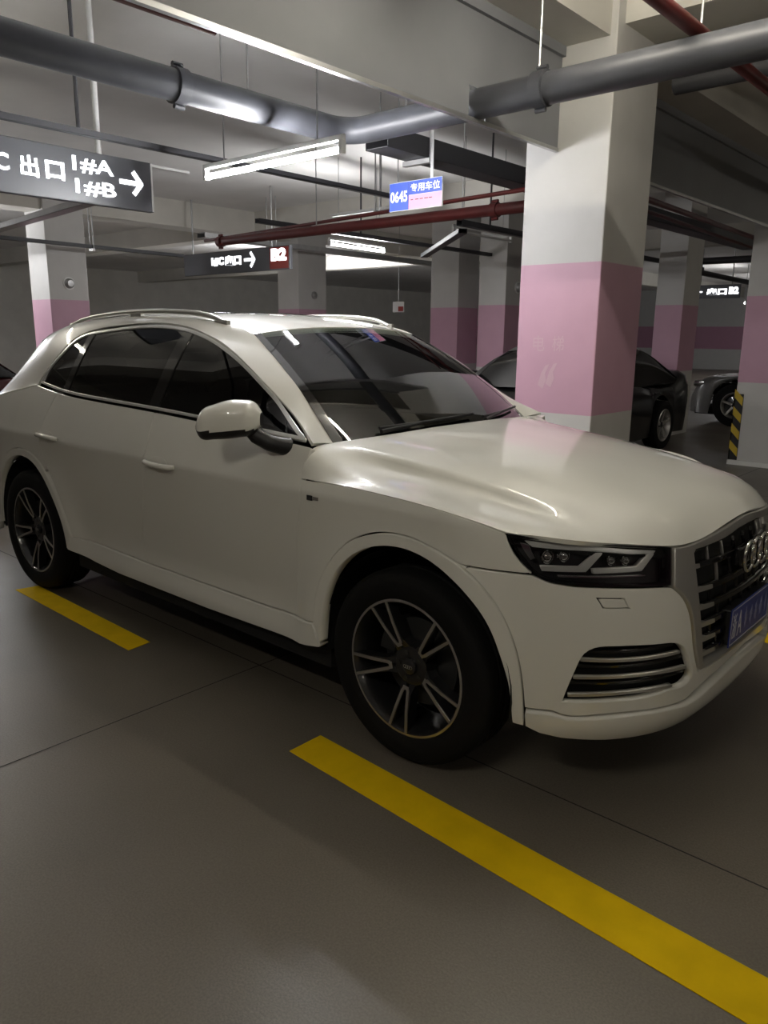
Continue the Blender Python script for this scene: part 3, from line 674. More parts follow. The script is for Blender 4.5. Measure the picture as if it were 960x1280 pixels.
# front doors
BELT = Sp([-2.86, -2.568, -2.153, -1.623, -1.295, -.72, -.50], [1.222, 1.192, 1.173, 1.159, 1.147, 1.118, 1.106])
def belt(a, b, n=20, d=0.0): return [(x, float(BELT(x))+d) for x in np.linspace(a, b, n)]
BCUT = crv((-1.612, float(BELT(-1.612))), (-1.60, 1.06), (-1.598, .98), (-1.625, .84), (-1.69, .62), (-1.722, .495), (-1.70, .403), n=6)
fdoor = belt(-.505, -1.612)+BCUT[1:]+[(-.74, .404), (-.560, .412)]+DOORCUT[::-1][1:]
panel('front_door', [fdoor], body_side, M['paint'], car, h=.028)
RCUT = crv((-2.600, float(BELT(-2.600))), (-2.655, 1.06), (-2.668, .95), (-2.640, .84), (-2.57, .73), (-2.47, .58), (-2.415, .47), (-2.395, .417), n=6)
rdoor = belt(-1.612, -2.600)+RCUT[1:]+[(-2.39, .414), (-1.70, .403)]+BCUT[::-1][1:-1]
panel('rear_door', [rdoor], body_side, M['paint'], car, h=.028)
# sills and arch mouldings
sill = [(-.404, .335), (-.447, .425), (-.560, .410), (-.74, .402), (-1.7, .401), (-2.396, .414), (-2.44, .338), (-2.18, .310), (-1.94, .297), (-1.17, .297), (-.53, .312)]
panel('sill_moulding', [sill], body_side, M['paint'], car, h=.03, off=.006, thick=.05)
panel('wheel_arch_moulding', [ARCH_OUT+ARCH_IN[::-1]], body_side, M['paint'], car, h=.02, off=.005, thick=.045)
panel('wheel_arch_moulding', [R_OUT+R_IN[::-1]], body_side, M['paint'], car, h=.02, off=.005, thick=.045)
# front bumper with its openings
HL = crv((-1.159, .924), (-1.001, .918), (-.84, .903), (-.70, .890), (-.625, .882), n=5)+[(-.574, .873)]+[(-.583, .756)]+crv((-.65, .759), (-.797, .766), (-.93, .772), (-1.007, .780), (-1.059, .799), (-1.092, .832), (-1.126, .872), n=5)
FOG = crv((-.950, .393), (-.935, .444), (-.911, .514), (-.889, .557), (-.854, .575), (-.80, .578), (-.742, .577), (-.62, .571), (-.556, .562), (-.523, .540), (-.489, .482), (-.474, .436), (-.495, .416), (-.562, .411), (-.638, .404), (-.769, .399), (-.90, .394), n=4)
WASH = [(-.855, .731), (-.768, .728), (-.751, .700), (-.836, .702)]
up_ = x2p(*[(.238, .806), (.272, .804)])+x2p((.465, .799))+[(-1.007, .778), (-.93, .769), (-.797, .763), (-.65, .755), (-.586, .751)]+crv((-.576, .747), (-.535, .714), (-.500, .656), (-.477, .542), (-.437, .444), n=4)+[(-.30, .447), (-.15, .451)]
low_ = [(-.10, .418), (-.18, .412), (-.342, .396), (-.45, .366)]+crv((-.49, .350), (-.56, .349), (-.725, .353), (-.875, .345), (-.94, .342), (-.984, .356), n=3)
arch_ = x2p(*[(.4715, .358)]+[q for q in ARCH_OUT[::-1] if .24 < q[0] < .4695])
half = up_+[(0, .453)]; lowh = [(0, .424)]+low_
mir = lambda L: [(-a, b) for a, b in L][::-1]
bumper = up_+[(0, .453)]+mir(up_)+mir(arch_)+mir(low_)+[(0, .424)]+low_+arch_
panel('front_bumper', [bumper, FOG, mir(FOG), WASH, mir(WASH)], body_polar, M['paint'], car, sides='mid', su=SU, h=.026, thick=.03, eh=.012)
panel('washer_cover', [WASH], body_polar, M['paint'], car, su=SU, h=.03, thick=.012, gap=.0012, bev=.001)
lip_top = x2p((.4722, .352))+[(-.984, .352), (-.94, .338), (-.875, .341), (-.725, .349), (-.56, .345), (-.50, .340), (-.42, .348), (-.342, .364), (-.18, .383)]
lip_low = [(-.18, .245), (-.5, .246), (-.8, .252), (-.95, .262), (-1.02, .276)]+x2p((.474, .298))
lip = lip_top+[(0, .391)]+mir(lip_top)+mir(lip_low[::-1])[::-1][::-1] if False else lip_top+[(0, .391)]+mir(lip_top)+[(-a, b) for a, b in lip_low[::-1]]+[(0, .245)]+lip_low
panel('front_spoiler', [lip], body_polar, M['paint'], car, sides='mid', su=SU, h=.026, off=.012, thick=.035, bev=.004)
# dark backing of the nose behind grille, intakes and headlights
th = np.linspace(-1.12, 1.12, 60)
nose = [(a, .27) for a in th]+[(a, .885) for a in th[::-1]]
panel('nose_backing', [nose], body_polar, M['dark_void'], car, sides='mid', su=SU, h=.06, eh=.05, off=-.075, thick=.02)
# air intakes in the bumper: louvres and bright blades
for sgn in ('R', 'L'):
    for zc, a0, a1 in ((.505, -.915, -.50), (.447, -.93, -.485), (.555, -.88, -.55)):
        panel('intake_louvre', [[(a0, zc-.004), (a1, zc-.004), (a1, zc+.004), (a0, zc+.004)]], body_polar, M['gloss_black'], car, sides=sgn, su=SU, off=-.025, thick=.03, gap=0, bev=.001, h=.02)
    for L in (crv((-.903, .534), (-.748, .531), (-.62, .531), (-.535, .532), n=6), crv((-.922, .473), (-.745, .477), (-.62, .476), (-.498, .472), n=6), crv((-.936, .411), (-.80, .418), (-.70, .420), (-.560, .417), n=6)):
        poly = [(a, b-.0052) for a, b in L]+[(a, b+.0052) for a, b in L[::-1]]
        panel('intake_blade', [poly], body_polar, M['alu'], car, sides=sgn, su=SU, off=-.006, thick=.018, gap=0, bev=.002, h=.012, eh=.01, label='bright metal blade across the air intake')
# headlights: housing, light guides, projector, clear cover
for sgn in ('R', 'L'):
    k = dict(su=SU, gap=0, sides=sgn)
    hl = panel('headlight', [HL], body_polar, M['lamp_black'], car, off=-.05, thick=.015, bev=.001, h=.03, label='dark headlight unit with light guides', **k)[0]
    hi_ = np.array(HL); cc = hi_.mean(0); ring = [tuple(cc+(q-cc)*np.array([.972, .88])) for q in hi_]
    panel('headlight_surround', [HL, ring], body_polar, M['gloss_black'], hl, off=-.003, thick=.05, bev=.001, h=.02, **k)
    panel('light_guide', [crv((-1.105, .908), (-.935, .899), (-.731, .879), (-.625, .869), n=4)+[(-.640, .858)]+crv((-.732, .862), (-.833, .873), (-.934, .880), (-1.075, .887), n=4)], body_polar, M['lamp_guide'], hl, off=-.016, thick=.02, bev=.003, h=.015, eh=.012, **k)
    panel('light_guide', [[(-1.050, .829), (-.915, .830), (-.862, .872), (-.832, .872), (-.893, .812), (-1.040, .812)]], body_polar, M['lamp_guide'], hl, off=-.016, thick=.02, bev=.003, h=.015, eh=.012, **k)
    panel('light_guide', [[(-.872, .823), (-.712, .826), (-.664, .862), (-.632, .860), (-.690, .808), (-.868, .806)]], body_polar, M['lamp_guide'], hl, off=-.016, thick=.02, bev=.003, h=.015, eh=.012, **k)
    panel('lamp_trim', [[(-.99, .801), (-.675, .797), (-.678, .792), (-.985, .795)]], body_polar, M['lamp_chrome'], hl, off=-.016, thick=.02, bev=.001, h=.02, **k)
    panel('reflector', [crv((-1.118, .901), (-1.100, .870), (-1.078, .843), n=3)+crv((-1.062, .850), (-1.075, .870), (-1.085, .892), n=3)], body_polar, M['lamp_chrome'], hl, off=-.02, thick=.02, bev=.002, h=.015, **k)
    for a, z, r in ((-1.022, .856, .020), (-.965, .862, .018), (-.80, .847, .016), (-.745, .845, .016)):
        P, N = body_polar([(a, z)]); c = Vector(P[0]-N[0]*.034); d = Vector(N[0]); d = (d+Vector((1, 0, 0))).normalized()
        if sgn == 'L': c.y *= -1; d.y *= -1
        b = MB(); e1 = d.cross(Vector((0, 0, 1))).normalized(); e2 = d.cross(e1)
        n = 16; prof = [(r*1.15, -.008), (r*1.15, .004), (r, .006), (r*.9, .003), (r*.75, .009), (r*.4, .014), (0.0005, .016)]
        V = [c+(e1*math.cos(2*math.pi*i/n)+e2*math.sin(2*math.pi*i/n))*q+d*hh for i in range(n) for q, hh in prof]; m_ = len(prof)
        b.add(V, [(i*m_+j, ((i+1) % n)*m_+j, ((i+1) % n)*m_+j+1, i*m_+j+1) for i in range(n) for j in range(m_-1)])
        b.build('projector_lens', M['lamp_chrome'], hl, smooth=True)
    panel('clear_cover', [HL], body_polar, M['clear'], hl, off=0.0, thick=.003, bev=.001, h=.03, **k)
# radiator grille
GO = [(-.059, .911), (-.282, .895), (-.499, .873), (-.570, .873)]+[(-.579, .754)]+crv((-.574, .748), (-.533, .714), (-.498, .656), (-.475, .542), (-.434, .447), n=4)+[(-.2, .456)]
GI = [(-.12, .877), (-.248, .864), (-.455, .852)]+crv((-.466, .842), (-.455, .718), (-.441, .606), (-.420, .480), n=4)+[(-.400, .462), (-.2, .468)]
go = [(0, .914)]+GO+[(0, .459)]+mir(GO); gi = [(0, .880)]+GI+[(0, .470)]+mir(GI)
gr = panel('grille_frame', [go, gi], body_polar, M['alu'], car, sides='mid', su=SU, off=.007, thick=.06, h=.02, eh=.012, bev=.004, label='satin silver grille surround')[0]
panel('grille_mesh', [gi], body_polar, M['dark_void'], gr, sides='mid', su=SU, off=-.05, thick=.01, gap=0, h=.05, eh=.03)
def gedge(z):
    L = np.array(GI); L = L[np.argsort(L[:, 1])]; return float(np.interp(z, [.47, .48, .606, .718, .842], [-.41, -.420, -.441, -.455, -.466]))
for z in (.800, .722, .661, .602, .550, .497):
    e = gedge(z)
    arc = np.linspace(e, -e, 44)
    panel('grille_bar', [[(a, z-.0075) for a in arc]+[(a, z+.0075) for a in arc[::-1]]], body_polar, M['gloss_black'], gr, sides='mid', su=SU, off=-.008, thick=.028, gap=0, bev=.002, h=.02, eh=.02)
    w_ = .035 if z > .79 else .10
    for sg in ('R', 'L'):
        panel('bar_tip', [[(e+.002, z-.0085), (e+w_, z-.0085), (e+w_, z+.006), (e+.002, z+.0085)]], body_polar, M['alu'], gr, sides=sg, su=SU, off=-.004, thick=.02, gap=0, bev=.002, h=.015, eh=.012, label='bright tip of a grille bar')
rows = [(.855, .800), (.800, .722), (.722, .661), (.661, .602), (.602, .550), (.550, .497)]
for i, (zt, zb) in enumerate(rows):
    for j in range(-4, 5):
        a = (j+(.5 if i % 2 else 0))*.115
        if abs(a) > .40: continue
        panel('grille_fin', [[(a-.0016, zb), (a+.0016, zb), (a+.0016, zt), (a-.0016, zt)]], body_polar, M['steel'] if (i < 2 and abs(a) > .2) else M['gloss_black'], gr, sides='mid', su=SU, off=-.018, thick=.012, gap=0, bev=.0005, h=.03, eh=.02)
# four-ring emblem
em = empty('emblem'); em.parent = car; em['label'] = 'chrome emblem of four interlinked rings'
for j in range(4):
    yc = (j-1.5)*.076; b = MB()
    b.tube([(.887-.00*abs(yc), yc+.052*math.cos(t), .792+.052*math.sin(t)) for t in np.linspace(0, 2*math.pi, 41)[:-1]], .0065, 10, closed=True)
    b.build('ring', M['chrome'], em, smooth=True, angle=60)
MB().bbox((.845, -.15, .76), (.875, .15, .824), .008).build('emblem_base', M['gloss_black'], em)
# number plate
pl = MB().bbox((.8795, -.220, .480), (.8835, .220, .620), .0015).build('number_plate', M['plate_blue'], car, label='blue number plate')
MB().bbox((.845, -.212, .486), (.879, .212, .614), .004).build('plate_holder', M['black_plastic'], car)
f = MB()
for y0, z0, y1, z1 in ((-.214, .486, .214, .4885), (-.214, .6115, .214, .614), (-.214, .486, -.2115, .614), (.2115, .486, .214, .614)): f.box((.8833, y0, z0), (.8843, y1, z1))
f.build('plate_border', M['plate_white'], pl)
place_text('plate_character', '浙', .1, M['plate_white'], pl, (.8837, -.178, .55), (0, 1, 0), (0, 0, 1), wide=.045, high=.09, extrude=.0006)
place_text('plate_character', 'A', .1, M['plate_white'], pl, (.8837, -.121, .55), (0, 1, 0), (0, 0, 1), wide=.045, high=.09, extrude=.0006)
rnd = random.Random(4); M['smear'] = mat('plate_smear', (.20, .23, .42), .4)
for i in range(5):      # the remaining characters are smeared beyond reading
    yc = -.052+i*.057; n = 26
    poly = [(yc+.017*rnd.uniform(.35, 1.1)*math.cos(2*math.pi*a/n), .55+.042*rnd.uniform(.35, 1.1)*math.sin(2*math.pi*a/n)) for a in range(n)]
    MB().prism(poly, .8833, .8839, 'x').build('smeared_character', M['smear'], pl)
# windscreen, roof and the pillars
def arcs(a, b, sag, n=25):
    """curve from right corner a to mirrored left corner through centre b"""
    t = np.linspace(-1, 1, n); return np.stack([b[0]+(a[0]-b[0])*np.abs(t)**sag, a[1]*t*-1 if False else np.abs(a[1])*t, b[2]+(a[2]-b[2])*np.abs(t)**sag], 1)
EDGE = Sp([0, .36, .53, .70, .85, 1], [(-.546, .72, 1.103), (-.780, .672, 1.289), (-.892, .646, 1.358), (-1.007, .620, 1.425), (-1.100, .600, 1.475), (-1.195, .579, 1.523)])
WS = []
for s in np.linspace(0, 1, 22):
    e = EDGE(s); c = np.array([-.415-.735*s, 0, 1.112+.445*s+.022*4*s*(1-s)])
    WS.append(arcs(e, c, 2.2))
loft('windscreen', WS, M['windscreen'], car, thick=.005)
# black ceramic border of the windscreen
bd = []
for s in np.linspace(0, 1, 22):
    e = EDGE(s); c = np.array([-.415-.735*s, 0, 1.112+.445*s+.022*4*s*(1-s)]); row = []
    for t in (1.0, .94): row.append((c[0]+(e[0]-c[0])*t**2.2, -abs(e[1])*t, c[2]+(e[2]-c[2])*t**2.2))
    bd.append(row)
loft('windscreen_border', bd, M['gloss_black'], car, thick=.004, sides='both', off=.0015)
RX = [-1.195, -1.405, -1.80, -2.30, -2.80, -3.15, -3.38]
RE = Sp([-x for x in RX], [(-1.195, .579, 1.523), (-1.405, .588, 1.571), (-1.80, .600, 1.603), (-2.30, .600, 1.604), (-2.80, .582, 1.572), (-3.15, .555, 1.520), (-3.38, .53, 1.470)])
RC = Sp([1.13, 1.40, 1.80, 2.30, 2.80, 3.15, 3.40], [1.557, 1.602, 1.636, 1.642, 1.618, 1.575, 1.53])
RG = []
for s in np.linspace(0, 1, 30):
    e = RE(1.195+(3.38-1.195)*s); xc = -1.15-(3.44-1.15)*s; RG.append(arcs(e, np.array([xc, 0, float(RC(-xc))]), 2.4))
loft('roof', RG, M['paint'], car, thick=.015)
sun = [[(q[0], q[1]*.80, q[2]+.002+.03*abs(q[1])**2.2*.25) for q in RG[i]] for i in range(4, 24)]
sun = []
for s in np.linspace(.25, .78, 18):
    e = RE(1.195+(3.38-1.195)*s); xc = -1.15-(3.44-1.15)*s; A = arcs(e, np.array([xc, 0, float(RC(-xc))]), 2.4)
    sp = Sp(A[:, 1], A[:, [0, 2]]); ys = np.linspace(-.46, .46, 15); Q = sp(ys); sun.append([(q[0], y, q[1]+.003) for y, q in zip(ys, Q)])
loft('sunroof_glass', sun, M['privacy'], car, thick=.003)
# side frame: A pillar, roof rail and rear pillar in one sweep
UP = [tuple(EDGE(s)) for s in (0, .36, .53, .70, .85)]+[tuple(RE(q)) for q in (1.195, 1.405, 1.80, 2.30, 2.80, 3.08, 3.30)]+[(-3.47, .575, 1.36), (-3.60, .64, 1.20), (-3.68, .69, 1.09)]
DLO_T = [(-.520, 1.118), (-.730, 1.218), (-.915, 1.328), (-1.095, 1.426), (-1.270, 1.492), (-1.400, 1.523), (-1.540, 1.551), (-1.790, 1.573), (-2.100, 1.566), (-2.380, 1.543), (-2.600, 1.496), (-2.730, 1.398), (-2.840, 1.290), (-2.870, 1.235), (-2.870, 1.221)]
LW, LN = green_side(DLO_T); LW = LW*MIR; LN = LN*MIR
t_ = np.linspace(0, 1, len(UP)); SU1 = Sp(t_, UP); SL1 = Sp(t_, LW); SLN = Sp(t_, LN); fr = []
for t in np.linspace(0, 1, 90):
    a = SU1(t); b = SL1(t); n = SLN(t); m_ = (a+b)/2+n*np.linalg.norm(a-b)*(.02+.11*float(sstep(.25, .5, t))); row = []
    for s in np.linspace(0, 1, 9): row.append((a*(1-s)**2+2*m_*s*(1-s)+b*s*s)*MIR)
    w_ = float(sstep(.84, .97, t))
    if w_ > 0:
        tx = np.linspace(-3.62, -2.87, 9); tz = 1.226-.135*np.maximum(0, (-2.86-tx)/.8)
        TP, _ = body_side(np.stack([tx, tz], 1)); row = [np.array(r)*(1-w_*t_e)+TP[i]*w_*t_e for i, r in enumerate(row) for t_e in (1.0,)]
    fr.append(row)
loft('side_frame', fr, M['paint'], car, thick=.014, sides='both', out=(0, -1, .3))
# side glass with chrome surround
DT = crv((-.572, 1.135), (-.733, 1.208), (-.910, 1.317), (-1.090, 1.416), (-1.268, 1.482), (-1.53, 1.541), (-1.79, 1.562), (-2.07, 1.556), (-2.365, 1.532), (-2.590, 1.485), (-2.718, 1.392), (-2.825, 1.285), (-2.852, 1.235), n=6)
def top_at(x): q = np.array(DT)[::-1]; return float(np.interp(x, q[:, 0], q[:, 1]))
dlo_out = DT+belt(-2.85, -.572, 30, .012)
dl = np.array(resample(dlo_out, .03)); dl = dl if area2(dl) > 0 else dl[::-1]
ring_in = [tuple(q) for q in inset(dl, .013)]
panel('window_trim', [[tuple(q) for q in dl], ring_in], green_side, M['trim'], car, off=.003, thick=.02, gap=0, bev=.002, h=.02, eh=.02, label='thin chrome strip round the side windows')
def pane(a, b, ta, tb):
    """glass between two lines: (x at belt) a..b and (x at top) ta..tb"""
    x0, x1 = ta, tb; top = [(x, top_at(x)-.012) for x in np.linspace(x0, x1, 24)]
    return [(a, float(BELT(a))+.022)]+top+[(b, float(BELT(b))+.022)]+belt(b, a, 12, .022)[1:-1]
panel('front_door_glass', [pane(-.68, -1.575, -.735, -1.50)], green_side, M['privacy'], car, off=-.006, thick=.004, gap=0, h=.05)
panel('mirror_triangle', [pane(-.600, -.675, -.62, -.730)], green_side, M['gloss_black'], car, off=-.006, thick=.004, gap=0, h=.05)
panel('window_pillar', [pane(-1.578, -1.665, -1.503, -1.585)], green_side, M['gloss_black'], car, off=-.001, thick=.01, gap=0, h=.05)
panel('rear_door_glass', [pane(-1.668, -2.480, -1.588, -2.40)], green_side, M['privacy'], car, off=-.006, thick=.004, gap=0, h=.05)
panel('window_pillar', [pane(-2.483, -2.545, -2.403, -2.465)], green_side, M['gloss_black'], car, off=-.001, thick=.01, gap=0, h=.05)
panel('quarter_glass', [pane(-2.548, -2.825, -2.468, -2.800)], green_side, M['privacy'], car, off=-.006, thick=.004, gap=0, h=.05)
# roof rails
for sg in (-1, 1):
    pts = []; n = 34; V = []
    q = Sp([0, .05, .12, .3, .55, .8, .93, 1], [(-1.395, .583, 1.588), (-1.45, .588, 1.606), (-1.53, .592, 1.622), (-1.80, .600, 1.640), (-2.20, .602, 1.641), (-2.56, .596, 1.622), (-2.76, .588, 1.598), (-2.88, .582, 1.573)])
    rows_ = []
    for t in np.linspace(0, 1, n):
        c = q(t); hh = float(c[2]-RE(-c[0])[2]); rows_.append((c, max(.012, min(hh*.55, .022))))
    b = MB(); V = []; m_ = 10
    for c, r in rows_:
        for j in range(m_):
            a = 2*math.pi*j/m_; V.append((c[0], sg*(c[1]+.016*math.cos(a)), c[2]-.012+r*.7*math.sin(a)))
    F = [(i*m_+j, i*m_+(j+1) % m_, (i+1)*m_+(j+1) % m_, (i+1)*m_+j) for i in range(n-1) for j in range(m_)]+[tuple(range(m_)), tuple((n-1)*m_+j for j in range(m_))]
    b.add(V, F)
    rail = b.build('roof_rail', M['alu'], car, smooth=True, angle=60, label='satin silver roof rail')
    for t in (.02, .5, .97):
        c = q(t); e = RE(-c[0]); MB().bbox((c[0]-.05, sg*c[1]-.012, min(e[2], c[2])-.02), (c[0]+.05, sg*c[1]+.012, c[2]-.01), .004).build('rail_foot', M['alu'], rail)
# tail: quarters, tailgate, lights, bumper
def x2t(*pts):
    P, _ = body_side(pts); return [(math.atan2(-q[1], -WB-q[0]), q[2]) for q in P]
qtop = [(x, 1.222-.135*max(0, (-2.86-x)/.8)) for x in np.linspace(-2.87, -3.45, 10)]
quarter = x2t(*belt(-2.605, -2.86, 6))+x2t(*qtop)+[(.90, 1.09), (.78, 1.085), (.78, 1.02), (1.05, 1.02), (1.05, .87), (.72, .86), (.72, .66)]+x2t((-3.36, .64), (-3.29, .66))+x2t(*[q_ for q_ in R_OUT[::-1] if q_[1] > .66])[0:]+x2t(*RCUT[::-1][6:-1])
quarter = x2t(*belt(-2.605, -2.86, 6))+x2t(*qtop)+[(.90, 1.09), (.78, 1.085), (.78, 1.02), (1.05, 1.02), (1.05, .87), (.72, .86), (.72, .66)]+x2t((-3.34, .645), (-3.29, .665))+x2t(*[q_ for q_ in R_OUT[::-1] if q_[1] > .67 and q_[0] > -3.285])+x2t(*[q_ for q_ in RCUT[::-1] if q_[1] > .60][0:-1])
def order_quarter():
    a = [q_ for q_ in R_OUT[::-1] if q_[1] > .67 and q_[0] > -3.285 and q_[0] < -2.62]
    b = [q_ for q_ in RCUT[::-1] if q_[1] > .80][:-1]
    return x2t(*belt(-2.605, -2.86, 6))+x2t(*qtop)+[(.90, 1.09), (.78, 1.085), (.78, 1.02), (1.05, 1.02), (1.05, .87), (.72, .86), (.72, .66)]+x2t((-3.34, .645), (-3.29, .665))+x2t(*a)+x2t(*b)
panel('rear_quarter', [order_quarter()], body_tail, M['paint'], car, su=SU, h=.03)
tg = [(.775, 1.085), (.775, 1.022), (.715, .86), (.715, .66)]
panel('tailgate', [tg+[(-a, b) for a, b in tg[::-1]]], body_tail, M['paint'], car, sides='mid', su=SU, h=.05)
for sg in ('R', 'L'):
    panel('tail_light', [[(1.045, 1.017), (.782, 1.017), (.722, .865), (1.045, .875)]], body_tail, M['red_lens'], car, sides=sg, su=SU, h=.04)
rb = x2t((-3.384, .36), (-3.37, .50), (-3.31, .63))+[(.72, .655), (0, .655)]
rb = rb[:-1]+[(0, .655)]+[(-a, b) for a, b in rb[:-1][::-1]]
rb += [(-1.0, .26), (-.5, .25), (0, .25), (.5, .25), (1.0, .26)]
panel('rear_bumper', [rb], body_tail, M['paint'], car, sides='mid', su=SU, h=.04)
TGW = []
for s in np.linspace(0, 1, 10):
    e = np.array([-3.38-.30*s, .53+.16*s, 1.47-.38*s]); c = np.array([-3.44-.31*s, 0, 1.525-.43*s]); TGW.append(arcs(e, c, 2.4))
loft('rear_window', TGW, M['privacy'], car, thick=.006, out=(-1, 0, .3))
# cowl and wipers
cw = []
for s in (0, 1):
    cw.append([(x-.10*s, y, z-.03-.01*s) for x, y, z in [tuple(q) for q in HG[0][6:-6]]])
loft('cowl', cw, M['black_plastic'], car, thick=.01)
for y0, y1, l in ((-.50, .12, 0), (.18, .64, 0)):
    p0 = Vector((-.47, y0, 1.128)); pts = []
    for t in np.linspace(0, 1, 9):
        y = y0+(y1-y0)*t; s = .045+.03*t; c = np.array([-.415-.735*s, 0, 1.112+.445*s+.088*s*(1-s)]); e = EDGE(s)
        w = (abs(y)/abs(e[1]))**2.2; pts.append((c[0]+(e[0]-c[0])*w+.012, y, c[2]+(e[2]-c[2])*w+.016))
    w = MB().tube(pts, .007, 8).build('wiper', M['black_plastic'], car, smooth=True)
    MB().tube([(pts[0][0]+.03, pts[0][1]-.02, pts[0][2]-.01), pts[4]], [.010, .006], 8).build('wiper_arm', M['black_plastic'], w, smooth=True)
# door mirrors, folded back against the doors
def mirror(sg, FOLD=math.radians(52), px_=-.745):
    hold = empty('door_mirror'); hold.parent = car; hold['label'] = 'folded door mirror with white cap'
    piv = Vector((px_, -.955, 1.185)); nu, nv = 40, 28
    cF, sF = math.cos(FOLD), math.sin(FOLD)
    def world(l):
        """local: a along the mirror away from the hinge, f towards its front, z up"""
        a, f_, z = l; v = piv+Vector((0, -1, 0))*(a*cF)+Vector((-1, 0, 0))*(a*sF)+Vector((1, 0, 0))*(f_*cF)+Vector((0, -1, 0))*(f_*sF)+Vector((0, 0, z))
        return Vector((v.x, v.y*(-sg) if sg > 0 else v.y, v.z))
    pw = lambda c, e: math.copysign(abs(c)**e, c)
    LA = Sp([0, .08, .25, .5, .75, .92, 1.0], [.35, .72, .95, 1.0, .90, .62, .12]); ZC = Sp([0, .5, 1], [.012, .004, -.022])
    def pt(t, b):
        k = float(LA(t)); a = -.03+.262*t
        f_ = pw(math.cos(b), .75)*.092*k; z = pw(math.sin(b), .70)*(.083 if math.sin(b) > 0 else .066)*k+float(ZC(t))
        if f_ < -.03: f_ = -.03
        return (a, f_, z)
    rows_ = [[pt(j/nv, 2*math.pi*i/nu) for i in range(nu)] for j in range(nv+1)]
    cap, low = MB(), MB()
    for j in range(nv):
        for i in range(nu):
            k = (i+1) % nu; f = [rows_[j][i], rows_[j][k], rows_[j+1][k], rows_[j+1][i]]
            q = [world(v) for v in f]; zc = sum(v[2] for v in f)/4
            (cap if zc > -.018-.012*j/nv else low).add(q, [(0, 1, 2, 3)])
    for e in (0, nv): low.add([world(v) for v in rows_[e]], [tuple(range(nu))])
    for b, n, m_ in ((cap, 'mirror_cap', M['paint']), (low, 'mirror_base', M['black_plastic'])):
        o = b.build(n, m_, hold, smooth=True, angle=50)
        bm = bmesh.new(); bm.from_mesh(o.data); bmesh.ops.remove_doubles(bm, verts=bm.verts[:], dist=1e-5); bmesh.ops.recalc_face_normals(bm, faces=bm.faces[:]); bm.to_mesh(o.data); bm.free()
    gl = MB(); n = 28; V = []
    for dd in (-.0305, -.034):
        for i in range(n): V.append(world((.112+.098*math.cos(2*math.pi*i/n), dd, .006+.055*math.sin(2*math.pi*i/n))))
    gl.add(V, [tuple(range(n)), tuple(range(n, 2*n))]+[(i, (i+1) % n, n+(i+1) % n, n+i) for i in range(n)]); gl.build('mirror_glass', M['chrome'], hold)
    s = 1 if sg > 0 else -1
    dx_ = px_+.745
    arm = MB().tube([(-.640+dx_, s*.862, 1.092), (-.655+dx_, s*.892, 1.096), (-.690+dx_, s*.925, 1.108), (-.735+dx_, s*.950, 1.135), (-.755+dx_, s*.960, 1.165)], [.036, .034, .032, .034, .036], 14)
    arm.build('mirror_arm', M['black_plastic'], hold, smooth=True, angle=60)
mirror(-1); mirror(1, math.radians(80), -1.02)
# door handles
for x0, z0 in ((-1.455, .938), (-2.560, .957)):
    for sg in (-1, 1):
        pts = []
        for t in np.linspace(0, 1, 13):
            x = x0-.115+.23*t; P, N = body_side([(x, z0-.004*t)]); d = .030*math.sin(math.pi*min(1, max(0, t)))**.45
            q = P[0]+N[0]*(d+.004); pts.append((q[0], q[1]*(-sg), q[2]))
        h = MB().tube(pts, [.010]+[.013]*11+[.010], 10).build('door_handle', M['paint'], car, smooth=True, angle=60)
        cup, fN, nN = cut_panel([[(x0-.02+.075*math.cos(a), z0-.002+.032*math.sin(a)) for a in np.linspace(0, 2*math.pi, 25)[:-1]]], body_side, off=.0015, thick=.004, gap=0, bev=.001, h=.02)
        if sg > 0: cup = cup*MIR; fN = [f_[::-1] for f_ in fN]; nN = nN*MIR
        mk('handle_recess', cup, fN, M['steel'] if False else M['paint'], h, normals=nN)
# small badge on the wing
for sg in (-1, 1):
    P, N = body_side([(-.437, .926)]); y = P[0][1]*-sg
    bg = MB().bbox((-.467, min(y, y+sg*.004), .916), (-.437, max(y, y+sg*.004), .936), .0015).build('wing_badge', M['black_plastic'], car, label='small dark and chrome badge')
    MB().bbox((-.434, min(y, y+sg*.003), .920), (-.405, max(y, y+sg*.003), .934), .001).build('badge_plate', M['chrome'], bg)
# wheel housings, floor pan, inner side structure
for xc in (0.015, -WB):
    for sg in (-1, 1):
        b = MB(); n = 24; V = []
        for i in range(n+1):
            a = -.15+(math.pi+.30)*i/n; V += [(xc+.425*math.cos(a), sg*.90, .375+.425*math.sin(a)), (xc+.425*math.cos(a), sg*.56, .375+.425*math.sin(a))]
        F = [(2*i, 2*i+1, 2*i+3, 2*i+2) for i in range(n)]+[tuple(2*i+1 for i in range(n+1))]
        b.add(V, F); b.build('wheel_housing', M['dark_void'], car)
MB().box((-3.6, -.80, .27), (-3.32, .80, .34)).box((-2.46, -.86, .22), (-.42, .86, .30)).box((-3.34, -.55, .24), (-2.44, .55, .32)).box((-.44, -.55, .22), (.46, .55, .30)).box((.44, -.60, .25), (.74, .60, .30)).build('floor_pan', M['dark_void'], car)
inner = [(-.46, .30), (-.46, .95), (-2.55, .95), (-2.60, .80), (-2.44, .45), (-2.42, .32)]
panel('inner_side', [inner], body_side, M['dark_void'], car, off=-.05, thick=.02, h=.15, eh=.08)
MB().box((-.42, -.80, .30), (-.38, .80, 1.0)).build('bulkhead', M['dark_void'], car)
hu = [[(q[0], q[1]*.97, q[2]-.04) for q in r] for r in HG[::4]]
loft('hood_liner', hu, M['dark_void'], car, thick=.01)
